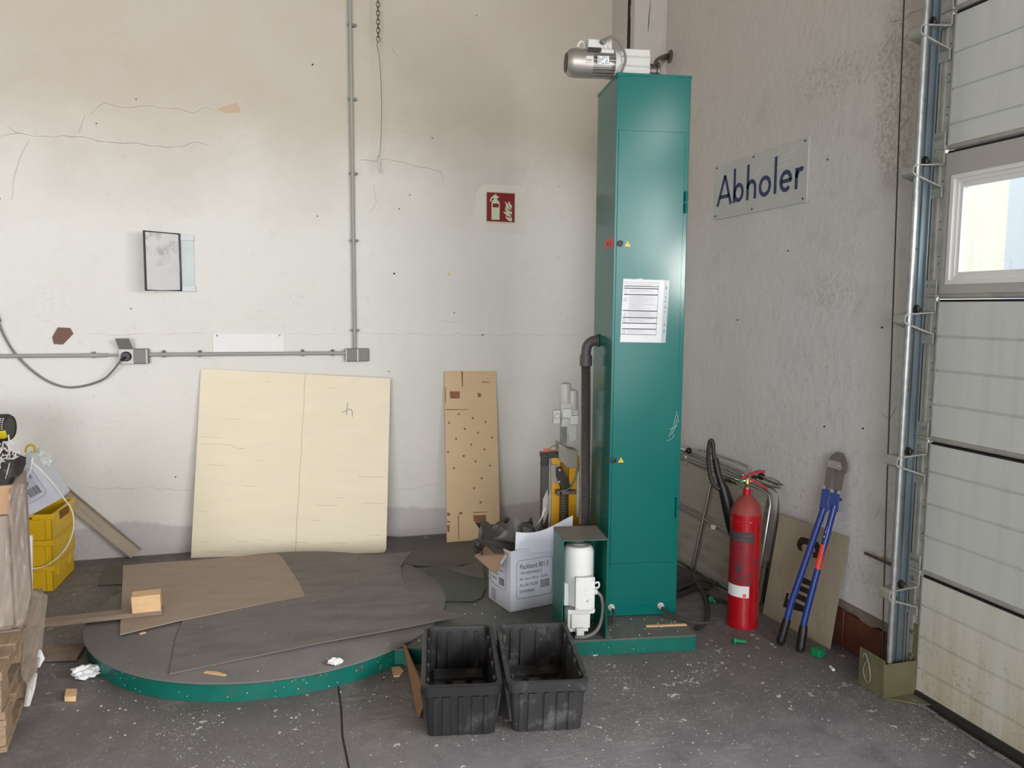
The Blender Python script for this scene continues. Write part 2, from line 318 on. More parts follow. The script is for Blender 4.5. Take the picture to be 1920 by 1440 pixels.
def floor_mat():
    m = bpy.data.materials.new('scuffed_grey_floor_coating'); m.use_nodes = True
    nt = m.node_tree; N = nt.nodes; L = nt.links
    b = N['Principled BSDF']; b.inputs['Specular IOR Level'].default_value = .4
    tc = N.new('ShaderNodeTexCoord')
    def noise(s, d=6, r=.6, sc=(1, 1, 1), rot=0):
        mp = N.new('ShaderNodeMapping'); mp.inputs['Scale'].default_value = sc; mp.inputs['Rotation'].default_value = (0, 0, rot)
        L.new(tc.outputs['Object'], mp.inputs[0])
        n = N.new('ShaderNodeTexNoise'); n.inputs['Scale'].default_value = s; n.inputs['Detail'].default_value = d
        n.inputs['Roughness'].default_value = r; L.new(mp.outputs[0], n.inputs['Vector']); return n.outputs['Fac']
    def math_(op, a, c):
        n = N.new('ShaderNodeMath'); n.operation = op
        for i, v in enumerate((a, c)):
            if isinstance(v, (int, float)): n.inputs[i].default_value = v
            else: L.new(v, n.inputs[i])
        return n.outputs[0]
    def rng(s, lo, hi, a=0., c=1.):
        n = N.new('ShaderNodeMapRange'); n.inputs[1].default_value = lo; n.inputs[2].default_value = hi
        n.inputs[3].default_value = a; n.inputs[4].default_value = c; L.new(s, n.inputs[0]); return n.outputs[0]
    def mix(f, a, c):
        n = N.new('ShaderNodeMix'); n.data_type = 'RGBA'; L.new(f, n.inputs[0])
        for i, v in ((6, a), (7, c)):
            if isinstance(v, tuple): n.inputs[i].default_value = v
            else: L.new(v, n.inputs[i])
        return n.outputs[2]
    cur = mix(rng(noise(1.3, 5), .35, .65), C(108, 108, 115), C(134, 134, 140))
    cur = mix(rng(noise(5, 9, .7), .5, .75, 0, .55), cur, C(160, 159, 162))
    cur = mix(rng(noise(3.3, 9, .7), .56, .66, 0, .55), cur, C(84, 80, 80))
    sx = N.new('ShaderNodeSeparateXYZ'); L.new(tc.outputs['Object'], sx.inputs[0])
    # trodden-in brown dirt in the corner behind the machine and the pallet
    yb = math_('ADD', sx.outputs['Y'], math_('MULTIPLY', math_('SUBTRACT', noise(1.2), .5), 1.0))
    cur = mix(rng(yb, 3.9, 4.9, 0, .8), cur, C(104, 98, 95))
    # scuff lines
    for rot, s in ((.5, 2.2), (-.9, 3.0)):
        n = noise(s, 2, .5, (1, 12, 1), rot)
        rid = rng(math_('ABSOLUTE', math_('SUBTRACT', n, .5), 0), .012, 0.)
        cur = mix(math_('MULTIPLY', math_('MULTIPLY', rid, rng(noise(1.9), .52, .6)), .4), cur, C(176, 172, 172))
    # chalky white spill, strongest right of the black totes
    dx = math_('DIVIDE', math_('SUBTRACT', sx.outputs['X'], 1.55), 1.0)
    dy = math_('DIVIDE', math_('SUBTRACT', sx.outputs['Y'], 2.75), .75)
    dd = math_('SQRT', math_('ADD', math_('MULTIPLY', dx, dx), math_('MULTIPLY', dy, dy)), 0)
    near = rng(dd, 1.25, .25, .0, 1.)
    cl = rng(noise(7, 9, .75), .56, .68)
    cur = mix(math_('MULTIPLY', math_('MULTIPLY', cl, near), .42), cur, C(190, 190, 186))
    cl2 = rng(noise(4.2, 9, .8, rot=.7), .63, .70)
    cur = mix(math_('MULTIPLY', cl2, .55), cur, C(176, 175, 174))
    for scale, rad, dens, bonus in ((80, .26, .02, .05), (170, .34, .05, .16), (330, .38, .06, .22)):
        v = N.new('ShaderNodeTexVoronoi'); v.inputs['Scale'].default_value = scale; L.new(tc.outputs['Object'], v.inputs['Vector'])
        sc = N.new('ShaderNodeSeparateColor'); L.new(v.outputs['Color'], sc.inputs[0])
        th = math_('ADD', math_('MULTIPLY', near, bonus), math_('MULTIPLY', rng(noise(2.4), .45, .65), dens))
        f = math_('MULTIPLY', math_('LESS_THAN', sc.outputs[0], th), rng(v.outputs['Distance'], rad, rad*.7))
        cur = mix(f, cur, C(214, 214, 212))
    # irregular crumbs and powder: high noise peaks, thicker where the spill is
    for s_, lo, add in ((22, .70, .13), (60, .70, .14), (140, .69, .13)):
        nn = math_('ADD', noise(s_, 5, .62), math_('MULTIPLY', near, add))
        nn = math_('ADD', nn, math_('MULTIPLY', rng(noise(1.7), .42, .66), .09))
        cur = mix(math_('MULTIPLY', rng(nn, lo, lo+.012), .85), cur, C(212, 212, 210))
    cur = mix(math_('MULTIPLY', rng(noise(9, 10, .8), .5, .8), rng(noise(1.5), .42, .62, .12, .6)), cur, C(172, 171, 172))
    L.new(cur, b.inputs['Base Color'])
    L.new(rng(noise(6), .3, .7, .42, .68), b.inputs['Roughness'])
    bp = N.new('ShaderNodeBump'); bp.inputs['Strength'].default_value = .25; bp.inputs['Distance'].default_value = .01
    L.new(math_('ADD', noise(45, 6, .7), math_('MULTIPLY', noise(4), 2)), bp.inputs['Height']); L.new(bp.outputs['Normal'], b.inputs['Normal'])
    return m
MT['floor'] = floor_mat()

def ply_mat(name, base, dk, warm, knots=False):
    m = mat(name, base, rough=.75, var=.03, vs=5, stretch=(1.2, 1.2, 4), patch=[(warm, 2.5, .45, .75, .35), (dk, 9, .66, .74, .35)])
    return m
MT['ply'] = ply_mat('pale_birch_plywood', C(238, 228, 204), C(212, 196, 164), C(226, 212, 182))
MT['ply2'] = ply_mat('knotty_pine_plywood', C(218, 192, 154), C(186, 150, 110), C(204, 174, 132))
MT['knot'] = mat('dark_wood_knot', C(150, 114, 80), rough=.8, var=.2, vs=30)
MT['patch'] = mat('torn_veneer_brown', C(146, 102, 76), rough=.85, var=.12, vs=20)
MT['ply_edge'] = mat('plywood_edge', C(176, 152, 120), rough=.85, var=.12, vs=4, stretch=(1, 1, 12))

def door_mat(name, dirty):
    m = bpy.data.materials.new(name); m.use_nodes = True
    nt = m.node_tree; N = nt.nodes; L = nt.links
    b = N['Principled BSDF']; b.inputs['Roughness'].default_value = .42
    tc = N.new('ShaderNodeTexCoord'); sp = N.new('ShaderNodeSeparateXYZ'); L.new(tc.outputs['Object'], sp.inputs[0])
    mp = N.new('ShaderNodeMapping'); mp.inputs['Scale'].default_value = (1, 7, .5); L.new(tc.outputs['Object'], mp.inputs[0])
    n = N.new('ShaderNodeTexNoise'); n.inputs['Scale'].default_value = 3; n.inputs['Detail'].default_value = 6; L.new(mp.outputs[0], n.inputs['Vector'])
    n2 = N.new('ShaderNodeTexNoise'); n2.inputs['Scale'].default_value = 60; n2.inputs['Detail'].default_value = 4; L.new(tc.outputs['Object'], n2.inputs['Vector'])
    def rng(s, lo, hi, a=0., c=1.):
        q = N.new('ShaderNodeMapRange'); q.inputs[1].default_value = lo; q.inputs[2].default_value = hi
        q.inputs[3].default_value = a; q.inputs[4].default_value = c; L.new(s, q.inputs[0]); return q.outputs[0]
    def mix(f, a, c):
        q = N.new('ShaderNodeMix'); q.data_type = 'RGBA'; L.new(f, q.inputs[0])
        for i, v in ((6, a), (7, c)):
            if isinstance(v, tuple): q.inputs[i].default_value = v
            else: L.new(v, q.inputs[i])
        return q.outputs[2]
    cur = mix(rng(n.outputs['Fac'], .5, .75, 0, .35), C(206, 210, 208) if not dirty else C(214, 214, 206), C(178, 178, 168))
    if dirty:
        def mul(a, c):
            q = N.new('ShaderNodeMath'); q.operation = 'MULTIPLY'; L.new(a, q.inputs[0]); L.new(c, q.inputs[1]); return q.outputs[0]
        f = mul(rng(sp.outputs['Z'], .42, .05, .1, 1), rng(n.outputs['Fac'], .36, .62))
        cur = mix(f, cur, C(196, 186, 158))
        f = mul(rng(n2.outputs['Fac'], .60, .68, 0, .5), rng(sp.outputs['Z'], .5, .1))
        cur = mix(f, cur, C(140, 130, 108))
    L.new(cur, b.inputs['Base Color'])
    bp = N.new('ShaderNodeBump'); bp.inputs['Strength'].default_value = .06 if not dirty else .15; bp.inputs['Distance'].default_value = .01
    L.new(n2.outputs['Fac'], bp.inputs['Height']); L.new(bp.outputs['Normal'], b.inputs['Normal'])
    return m
MT['door'] = door_mat('grey_white_door_sheet', False)
MT['door_dirty'] = door_mat('stained_stucco_door_sheet', True)
MT['door_grey'] = mat('grey_window_section', C(176, 175, 170), rough=.45, var=.05, vs=3, stretch=(1, 1, 3))

# ------------------------------------------------------------------ building helpers
FR = {}
class MB:
    def __init__(s): s.v = []; s.f = []; s.m = []
    def add(s, vs, fs, mi=0):
        n = len(s.v); s.v += [Vector(v) for v in vs]
        for f in fs: s.f.append(tuple(i+n for i in f)); s.m.append(mi)
        return s
    def hexa(s, p, mi=0):      # p: 8 corners, bottom 4 then top 4
        return s.add(p, [(3, 2, 1, 0), (4, 5, 6, 7), (0, 1, 5, 4), (1, 2, 6, 5), (2, 3, 7, 6), (3, 0, 4, 7)], mi)
    def bx(s, x0, x1, y0, y1, z0, z1, mi=0):
        return s.hexa([(x0, y0, z0), (x1, y0, z0), (x1, y1, z0), (x0, y1, z0), (x0, y0, z1), (x1, y0, z1), (x1, y1, z1), (x0, y1, z1)], mi)
    def obx(s, o, a, b, c, mi=0):      # box from corner o with edge vectors
        o, a, b, c = map(Vector, (o, a, b, c))
        return s.hexa([o, o+a, o+a+b, o+b, o+c, o+a+c, o+a+b+c, o+b+c], mi)
    def prism(s, poly, t, mi=0):
        poly = [Vector(p) for p in poly]; t = Vector(t); n = len(poly)
        fs = [tuple(range(n))[::-1], tuple(range(n, 2*n))] + [(i, (i+1) % n, n+(i+1) % n, n+i) for i in range(n)]
        return s.add(poly + [p+t for p in poly], fs, mi)
    def cyl(s, p0, p1, r0, r1=None, n=16, mi=0, cap=True):
        p0, p1 = Vector(p0), Vector(p1); r1 = r0 if r1 is None else r1
        d = (p1-p0).normalized(); a = d.orthogonal().normalized(); b = d.cross(a)
        ring = lambda p, r: [p + a*r*math.cos(2*math.pi*i/n) + b*r*math.sin(2*math.pi*i/n) for i in range(n)]
        fs = [(i, (i+1) % n, n+(i+1) % n, n+i) for i in range(n)]
        if cap: fs += [tuple(range(n))[::-1], tuple(range(n, 2*n))]
        return s.add(ring(p0, r0)+ring(p1, r1), fs, mi)
    def lathe(s, prof, c=(0, 0, 0), axis=(0, 0, 1), n=24, mi=0):
        c = Vector(c); d = Vector(axis).normalized(); a = d.orthogonal().normalized(); b = d.cross(a)
        vs = []; fs = []
        for r, h in prof:
            vs += [c + d*h + a*r*math.cos(2*math.pi*i/n) + b*r*math.sin(2*math.pi*i/n) for i in range(n)]
        for k in range(len(prof)-1):
            fs += [(k*n+i, k*n+(i+1) % n, (k+1)*n+(i+1) % n, (k+1)*n+i) for i in range(n)]
        fs += [tuple(range(n))[::-1], tuple(range((len(prof)-1)*n, len(prof)*n))]
        return s.add(vs, fs, mi)
    def tube(s, pts, r, n=8, smooth=0, mi=0, closed=False, rs=None):
        pts = [Vector(p) for p in pts]
        if smooth: pts = catmull(pts, smooth, closed)
        vs = []; fs = []; up = None; K = len(pts)
        for k, p in enumerate(pts):
            q0 = pts[k-1] if (k > 0 or closed) else p; q1 = pts[(k+1) % K] if (k < K-1 or closed) else p
            d = (q1-q0).normalized()
            if up is None: up = d.orthogonal().normalized()
            up = (up - d*up.dot(d)).normalized(); b = d.cross(up)
            rr = rs[k] if rs else r
            vs += [p + up*rr*math.cos(2*math.pi*i/n) + b*rr*math.sin(2*math.pi*i/n) for i in range(n)]
        for k in range(K if closed else K-1):
            k2 = (k+1) % K
            fs += [(k*n+i, k*n+(i+1) % n, k2*n+(i+1) % n, k2*n+i) for i in range(n)]
        if not closed: fs += [tuple(range(n))[::-1], tuple(range((K-1)*n, K*n))]
        return s.add(vs, fs, mi)
    def sph(s, c, r, n=12, mi=0, sq=(1, 1, 1)):
        c = Vector(c); prof = []
        vs = []; fs = []; k = n//2
        for j in range(k+1):
            t = math.pi*(0.02+0.96*j/k)
            for i in range(n):
                vs.append(c+Vector((r*sq[0]*math.sin(t)*math.cos(2*math.pi*i/n), r*sq[1]*math.sin(t)*math.sin(2*math.pi*i/n), r*sq[2]*math.cos(t))))
        for j in range(k): fs += [(j*n+i, (j+1)*n+i, (j+1)*n+(i+1) % n, j*n+(i+1) % n) for i in range(n)]
        fs += [tuple(range(n)), tuple(range(k*n, (k+1)*n))[::-1]]
        return s.add(vs, fs, mi)
    def build(s, name, mats, parent=None, world=True, bevel=0.0, smooth=35, fix=True):
        me = bpy.data.meshes.new(name)
        vs = s.v; loc = None
        if parent is not None:
            fr = FR[parent.name]
            if world:
                inv = fr.inverted(); vs = [inv @ v for v in vs]
        else:
            xs = [v.x for v in vs]; ys = [v.y for v in vs]; z0 = min(v.z for v in vs)
            loc = Vector(((min(xs)+max(xs))/2, (min(ys)+max(ys))/2, z0)); vs = [v-loc for v in vs]
        me.from_pydata([tuple(v) for v in vs], [], s.f)
        if not isinstance(mats, (list, tuple)): mats = [mats]
        for m_ in mats: me.materials.append(MT[m_] if isinstance(m_, str) else m_)
        me.polygons.foreach_set('material_index', s.m)
        if fix:
            bm = bmesh.new(); bm.from_mesh(me); bmesh.ops.recalc_face_normals(bm, faces=bm.faces); bm.to_mesh(me); bm.free()
        if smooth:
            me.shade_smooth(); me.set_sharp_from_angle(angle=R(smooth))
        me.update()
        o = bpy.data.objects.new(name, me); col.objects.link(o)
        if parent is not None: o.parent = parent; FR[o.name] = FR[parent.name]
        else: o.location = loc; FR[o.name] = Matrix.Translation(loc)
        if bevel:
            md = o.modifiers.new('bevel', 'BEVEL'); md.width = bevel; md.segments = 2; md.limit_method = 'ANGLE'; md.angle_limit = R(40)
        return o
def catmull(p, k, closed=False):
    out = []; n = len(p)
    for i in range(n if closed else n-1):
        a, b, c, d = (p[(i-1) % n], p[i], p[(i+1) % n], p[(i+2) % n]) if closed else (p[max(i-1, 0)], p[i], p[i+1], p[min(i+2, n-1)])
        for j in range(k):
            t = j/k
            out.append(.5*((2*b)+(c-a)*t+(2*a-5*b+4*c-d)*t*t+(3*b-a-3*c+d)*t**3))
    if not closed: out.append(p[-1])
    return out
def tag(o, label=None, cat=None, group=None, kind=None):
    if label: o['label'] = label
    if cat: o['category'] = cat
    if group: o['group'] = group
    if kind: o['kind'] = kind
    return o
def thing(name, label=None, cat=None, loc=(0, 0, 0), rz=0.0, group=None, kind=None):
    o = bpy.data.objects.new(name, None); col.objects.link(o)
    o.location = loc; o.rotation_euler = (0, 0, rz); o.empty_display_size = .1
    FR[o.name] = Matrix.Translation(loc) @ Matrix.Rotation(rz, 4, 'Z')
    return tag(o, label, cat, group, kind)
def dup(o, name=None, parent=None):
    c = o.copy(); 
    if name: c.name = name
    col.objects.link(c)
    if parent is not None: c.parent = parent
    for ch in list(o.children): dup(ch, None, c)
    return c
def rows(me_world_fn): pass
def text_geo(s, width=None, size=None):
    cu = bpy.data.curves.new('t', 'FONT'); cu.body = s; cu.size = size or 1.0
    ob = bpy.data.objects.new('t', cu); col.objects.link(ob)
    bpy.context.view_layer.update()
    dg = bpy.context.evaluated_depsgraph_get()
    me = bpy.data.meshes.new_from_object(ob.evaluated_get(dg))
    vs = [v.co.copy() for v in me.vertices]; fs = [tuple(p.vertices) for p in me.polygons]
    bpy.data.objects.remove(ob); bpy.data.curves.remove(cu); bpy.data.meshes.remove(me)
    x0 = min(v.x for v in vs); x1 = max(v.x for v in vs)
    k = (width/(x1-x0)) if width else 1.0
    return [Vector(((v.x-x0)*k, v.y, 0)) for v in vs], fs
def put_text(mb, s, o, xd, yd, height, width=None, mi=0, off=0.0006):
    """letters of cap height `height` with their baseline starting at o"""
    vs, fs = text_geo(s, width, height/0.7)
    o = Vector(o); xd = Vector(xd).normalized(); yd = Vector(yd).normalized(); n = xd.cross(yd)
    mb.add([o + xd*v.x + yd*v.y + n*off for v in vs], fs, mi)
def flat(mb, pts, mi=0): mb.add(pts, [tuple(range(len(pts)))], mi)

# ------------------------------------------------------------------ the setting
o = MB().add([(-9, -9, 0), (2.75, -9, 0), (2.75, 5.6, 0), (-9, 5.6, 0), (-9, -9, -.2), (2.75, -9, -.2), (2.75, 5.6, -.2), (-9, 5.6, -.2)],
             [(0, 1, 2, 3), (7, 6, 5, 4), (0, 4, 5, 1), (1, 5, 6, 2), (2, 6, 7, 3), (3, 7, 4, 0)]).build('floor', 'floor')
floor = tag(o, kind='structure')
# saw-cut joint in the screed
jt = MB(); p = [(0.211, 3.339, 0.001), (0.209, 3.127, 0.001), (0.198, 2.922, 0.001), (0.204, 2.703, 0.001), (0.207, 2.573, 0.001)]
for a, b in zip(p, p[1:]): jt.add([a, b, (b[0]+.008, b[1], .0008), (a[0]+.008, a[1], .0008)], [(0, 3, 2, 1)])
jt.build('floor_joint', 'hole', floor, fix=False)

def crack(parent, pts, w=.004, m='crack', axis='y', seed=1, depth=.004):
    """a raised broken plaster edge following a crack; axis = wall normal"""
    rnd = random.Random(seed); P = [Vector(q) for q in pts]; fine = []
    for a, b in zip(P, P[1:]):
        k = max(1, int((b-a).length/.045))
        for j in range(k):
            q = a.lerp(b, j/k); 
            if j: q += Vector((rnd.uniform(-1, 1)*.004 if axis == 'y' else 0, rnd.uniform(-1, 1)*.004 if axis == 'x' else 0, rnd.uniform(-1, 1)*.009))
            fine.append(q)
    fine.append(P[-1]); mb = MB(); off = Vector((0, -depth, 0)) if axis == 'y' else Vector((-depth, 0, 0))
    vs = []; n = len(fine)
    for i, q in enumerate(fine):
        t = (fine[min(i+1, n-1)]-fine[max(i-1, 0)]).normalized(); s = t.cross(Vector((0, 1, 0)) if axis == 'y' else Vector((1, 0, 0)))
        ww = w*(.2+.6*rnd.random()) * (0.2 if i in (0, n-1) else 1)
        vs += [q+s*ww, q+off, q-s*ww]
    fs = []
    for i in range(n-1):
        fs += [(3*i, 3*i+1, 3*i+4, 3*i+3), (3*i+1, 3*i+2, 3*i+5, 3*i+4)]
    mb.add(vs, fs); return mb.build('plaster_crack', m, parent, smooth=0)

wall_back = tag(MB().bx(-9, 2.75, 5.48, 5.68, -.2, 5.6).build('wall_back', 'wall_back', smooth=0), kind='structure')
crack(wall_back, [(-1.074, 5.48, 2.769), (-0.992, 5.48, 2.848), (-0.895, 5.48, 2.824), (-0.728, 5.48, 2.846), (-0.575, 5.48, 2.842), (-0.491, 5.48, 2.822), (-0.418, 5.48, 2.864), (-0.365, 5.48, 2.845)], .003, seed=1)
crack(wall_back, [(-1.565, 5.48, 2.606), (-1.452, 5.48, 2.632), (-1.382, 5.48, 2.618), (-1.325, 5.48, 2.625), (-1.137, 5.48, 2.635), (-0.991, 5.48, 2.613), (-0.872, 5.48, 2.611), (-0.69, 5.48, 2.607), (-0.55, 5.48, 2.615), (-0.496, 5.48, 2.645), (-0.402, 5.48, 2.625)], .0035, seed=2)
crack(wall_back, [(-1.103, 5.48, 2.767), (-1.143, 5.48, 2.653)], .0025, seed=3)
crack(wall_back, [(-1.411, 5.48, 2.598), (-1.458, 5.48, 2.508), (-1.496, 5.48, 2.396), (-1.521, 5.48, 2.238)], .0025, seed=4)
crack(wall_back, [(-1.528, 5.48, 2.673), (-1.48, 5.48, 2.637), (-1.424, 5.48, 2.628)], .003, seed=5)
crack(wall_back, [(0.531, 5.48, 2.594), (0.63, 5.48, 2.59), (0.708, 5.48, 2.615), (0.809, 5.48, 2.6), (0.918, 5.48, 2.574), (1.088, 5.48, 2.548), (1.11, 5.48, 2.492)], .003, seed=6)
crack(wall_back, [(0.629, 5.48, 2.442), (0.649, 5.48, 2.32), (0.591, 5.48, 2.246)], .002, seed=7)
crack(wall_back, [(-1.14, 5.48, 1.431), (-0.727, 5.48, 1.437), (-0.424, 5.48, 1.436)], .0014, 'crack_light', seed=8)
crack(wall_back, [(0.044, 5.48, 1.436), (0.62, 5.48, 1.435), (1.392, 5.48, 1.431), (2.144, 5.48, 1.422)], .0014, 'crack_light', seed=9)
crack(wall_back, [(-1.222, 5.48, 0.483), (-1.055, 5.48, 0.45), (-0.853, 5.48, 0.449), (-0.566, 5.48, 0.411)], .002, 'crack_light', seed=10)
crack(wall_back, [(0.741, 5.48, 0.343), (0.911, 5.48, 0.345), (1.045, 5.48, 0.368), (1.11, 5.48, 0.373)], .002, 'crack_light', seed=11)
crack(wall_back, [(0.759, 5.48, 3.355), (0.77, 5.48, 3.312), (0.805, 5.48, 3.291)], .0018, seed=12)
crack(wall_back, [(1.065, 5.48, 1.532), (1.179, 5.48, 1.51), (1.256, 5.48, 1.532)], .0016, seed=13)
MB().prism([(-0.352, 5.481, 2.853), (-0.313, 5.481, 2.875), (-0.23, 5.481, 2.905), (-0.208, 5.481, 2.873), (-0.212, 5.481, 2.847), (-0.292, 5.481, 2.837)], (0, -.003, 0)).build('bare_patch', 'tan_plaster', wall_back, smooth=0)
MB().prism([(1.341, 5.48, 2.416), (1.387, 5.48, 2.481), (1.699, 5.48, 2.478), (1.729, 5.48, 2.312), (1.703, 5.48, 2.149), (1.369, 5.48, 2.145), (1.33, 5.48, 2.258)], (0, -.0015, 0)).build('repainted_patch', mat('greenish_fresh_paint', C(224, 221, 213), var=.02, rough=.8), wall_back, smooth=0)
for q, r_ in (((0.765, 5.48, 1.847), .007), ((1.148, 5.48, 1.848), .009), ((0.243, 5.48, 3.184), .006), ((1.392, 5.48, 1.427), .006)):
    MB().cyl((q[0], 5.482, q[2]), (q[0], 5.4785, q[2]), r_, n=10).build('drill_hole', 'hole', wall_back)
q = (1.148, 5.48, 1.851)
MB().cyl((q[0], 5.479, q[2]), (q[0], 5.472, q[2]), .013, .011, n=12).cyl((q[0], 5.473, q[2]), (q[0], 5.470, q[2]), .005, n=8, mi=1).build('wall_plug', ['brass', 'hole'], wall_back)

pil = thing('trim_1', kind='structure')      # masonry pier in the corner, with a slot between pier and wall
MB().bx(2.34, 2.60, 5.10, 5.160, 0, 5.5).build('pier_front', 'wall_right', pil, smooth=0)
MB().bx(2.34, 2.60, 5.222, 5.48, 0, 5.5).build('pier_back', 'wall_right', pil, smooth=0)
MB().bx(2.344, 2.59, 5.15, 5.23, 0, 5.5).build('pier_slot', 'hole', pil, smooth=0)
crack(pil, [(2.452, 5.1, 3.701), (2.447, 5.1, 3.597), (2.442, 5.1, 3.492)], .004, 'hole', seed=20)
crack(pil, [(2.308, 5.1, 3.651), (2.319, 5.1, 3.531), (2.329, 5.1, 3.445), (2.311, 5.1, 3.346)], .003, seed=21)
crack(pil, [(2.561, 5.1, 3.644), (2.569, 5.1, 3.522), (2.565, 5.1, 3.371)], .003, 'crack_light', seed=22)

wall_right = thing('wall_right', kind='structure')
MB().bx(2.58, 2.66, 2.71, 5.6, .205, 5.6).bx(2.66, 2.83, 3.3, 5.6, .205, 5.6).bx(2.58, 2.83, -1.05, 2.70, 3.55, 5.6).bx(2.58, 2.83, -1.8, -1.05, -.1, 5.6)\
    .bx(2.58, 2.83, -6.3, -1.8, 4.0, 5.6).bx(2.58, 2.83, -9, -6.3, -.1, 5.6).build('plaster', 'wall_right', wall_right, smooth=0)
crack(wall_right, [(2.58, 2.986, 2.914), (2.58, 2.964, 2.869), (2.58, 2.887, 2.854), (2.58, 2.861, 2.872), (2.58, 2.832, 2.868), (2.58, 2.791, 2.863)], .004, axis='x', seed=30)
crack(wall_right, [(2.58, 2.907, 1.165), (2.58, 2.86, 1.145), (2.58, 2.834, 1.174), (2.58, 2.82, 1.206)], .0018, axis='x', seed=31)
crack(wall_right, [(2.58, 2.915, 0.682), (2.58, 2.885, 0.732), (2.58, 2.837, 0.744), (2.58, 2.782, 0.727)], .002, axis='x', seed=32)
for q in ((2.58, 3.354, 2.352), (2.58, 2.932, 1.547), (2.58, 3.287, 1.049), (2.58, 3.019, 1.08), (2.58, 3.638, 1.932), (2.58, 4.096, 1.561)):
    MB().cyl((2.583, q[1], q[2]), (2.577, q[1], q[2]), .006, .004, n=8).build('drill_hole', 'hole', wall_right)
# plinth: clinker tiles bedded in mortar under the render
MB().bx(2.60, 2.66, 2.71, 5.2, -.02, .205).build('mortar_bed', 'mortar', wall_right, smooth=0)
mb = MB(); rnd = random.Random(3); y = 2.72; vs = []; 
while y < 5.1:
    vs.append((y, .19+rnd.uniform(-.012, .022), 2.574+rnd.uniform(-.004, .003))); y += .06
for a, b in zip(vs, vs[1:]): mb.hexa([(2.60, a[0], a[1]), (a[2], a[0], a[1]), (b[2], b[0], b[1]), (2.60, b[0], b[1]), (2.60, a[0], .235), (2.579, a[0], .235), (2.579, b[0], .235), (2.60, b[0], .235)])
mb.build('render_edge', 'mortar', wall_right, smooth=0)
brick0 = None
for k in range(9):
    y0 = 2.835+.255*k
    if brick0 is None:
        brick0 = MB().bx(2.583, 2.64, y0, y0+.243, .004, .180).build('brick', 'brick', wall_right, bevel=.004)
        MB().bx(2.583, 2.64, 2.705, 2.823, .004, .180).build('brick', 'brick', wall_right, bevel=.004)
    else:
        b = brick0.copy(); col.objects.link(b); b.location = (rnd.uniform(-.002, .003), y0-2.835, rnd.uniform(-.003, .002))

tag(MB().bx(-9.2, 2.83, -9.2, 5.7, 5.5, 5.7).build('ceiling', 'ceiling', smooth=0), kind='structure')
tag(MB().bx(-9.2, -9, -9.2, 5.7, -.1, 5.6).build('wall_left', 'far_wall', smooth=0), kind='structure')
tag(MB().bx(-9.2, 2.83, -9.2, -9, -.1, 5.6).build('wall_rear', 'far_wall', smooth=0), kind='structure')
tag(MB().bx(2.83, 16, -12, 16, -.3, -.08).build('ground_outside', 'asphalt', smooth=0), kind='structure')

b = thing('building', 'cream rendered building with a pale grey gate seen through the door window', 'building', (9, 6, -.1))
MB().bx(9, 9.4, -4, 14, -.1, 4.6).build('facade', 'facade', b, smooth=0)
MB().bx(8.95, 9.0, 5.0, 8.08, -.1, 4.6).build('gate_cladding', 'facade_grey', b, smooth=0)

# ------------------------------------------------------------------ the sectional door
door = thing('door_1', kind='structure')
XI = 2.575; YE = 2.615; Y1 = -1.0
def door_section(z0, z1, grooves, m, X0=XI):
    prof = [(X0, z0+.004)]
    for g in grooves: prof += [(X0, g-.006), (X0+.007, g-.003), (X0+.007, g), (X0+.001, g+.002), (X0-.001, g+.006)]
    prof += [(X0, z1-.004), (X0+.04, z1-.004), (X0+.04, z0+.004)]
    mb = MB(); mb.prism([(x, Y1, z) for x, z in prof], (0, YE-Y1, 0)); return mb
joints = [0.012, .524, 1.088, 1.672, 2.261, 2.795, 3.36]
panels = [(0, [.113+.003, .253, .391], 'door_dirty'), (1, [.688, .826, .962], 'door'), (2, [1.242, 1.381, 1.520], 'door'), (4, [2.361, 2.498, 2.636], 'door'), (5, [2.94, 3.08, 3.22], 'door')]
for i, g, m_ in panels:
    z0, z1 = joints[i], joints[i+1]
    pn = door_section(z0, z1, g, m_).build('door_panel', m_, door, smooth=25)
    # ribbed end cap with punched holes
    ec = MB().bx(XI-.003, XI+.03, YE+.002, YE+.064, z0+.01, z1-.01)
    for yy in (YE+.034, YE+.050): ec.bx(XI-.011, XI-.002, yy-.006, yy+.006, z0+.05, z1-.05)
    ec.bx(XI-.006, XI-.002, YE-.004, YE+.003, z0, z1)
    for zz in (z0+.14, z0+.17, (z0+z1)/2, (z0+z1)/2+.03, z1-.15, z1-.12):
        for yy in (YE+.014, YE+.042, YE+.059): ec.cyl((XI-.002, yy, zz), (XI-.0040, yy, zz), .0030, n=6, mi=1)
    ec.build('end_cap', ['galv_mat', 'hole'], pn, bevel=0)
# glazed section
z0, z1 = joints[3], joints[4]
pn = MB().bx(XI, XI+.04, Y1, YE, z0+.004, 1.728).bx(XI, XI+.04, Y1, YE, 2.158, z1-.004)
wins = [(1.735, 2.590), (.68, 1.535), (-.40, .455)]
edges = [YE] + [e for a, b_ in wins for e in (b_, a)] + [Y1]
for a, b_ in zip(edges[0::2], edges[1::2]): pn.bx(XI, XI+.04, b_, a, 1.728, 2.158)
pn = pn.build('door_panel', 'door_grey', door, smooth=0)
ec = MB().bx(XI-.003, XI+.03, YE+.002, YE+.064, z0+.01, z1-.01)
for yy in (YE+.034, YE+.050): ec.bx(XI-.011, XI-.002, yy-.006, yy+.006, z0+.05, z1-.05)
for zz in (z0+.14, z0+.17, 1.95, 1.98, z1-.16, z1-.12):
    for yy in (YE+.014, YE+.042, YE+.059): ec.cyl((XI-.002, yy, zz), (XI-.0040, yy, zz), .0030, n=6, mi=1)
ec.build('end_cap', ['galv_mat', 'hole'], pn)
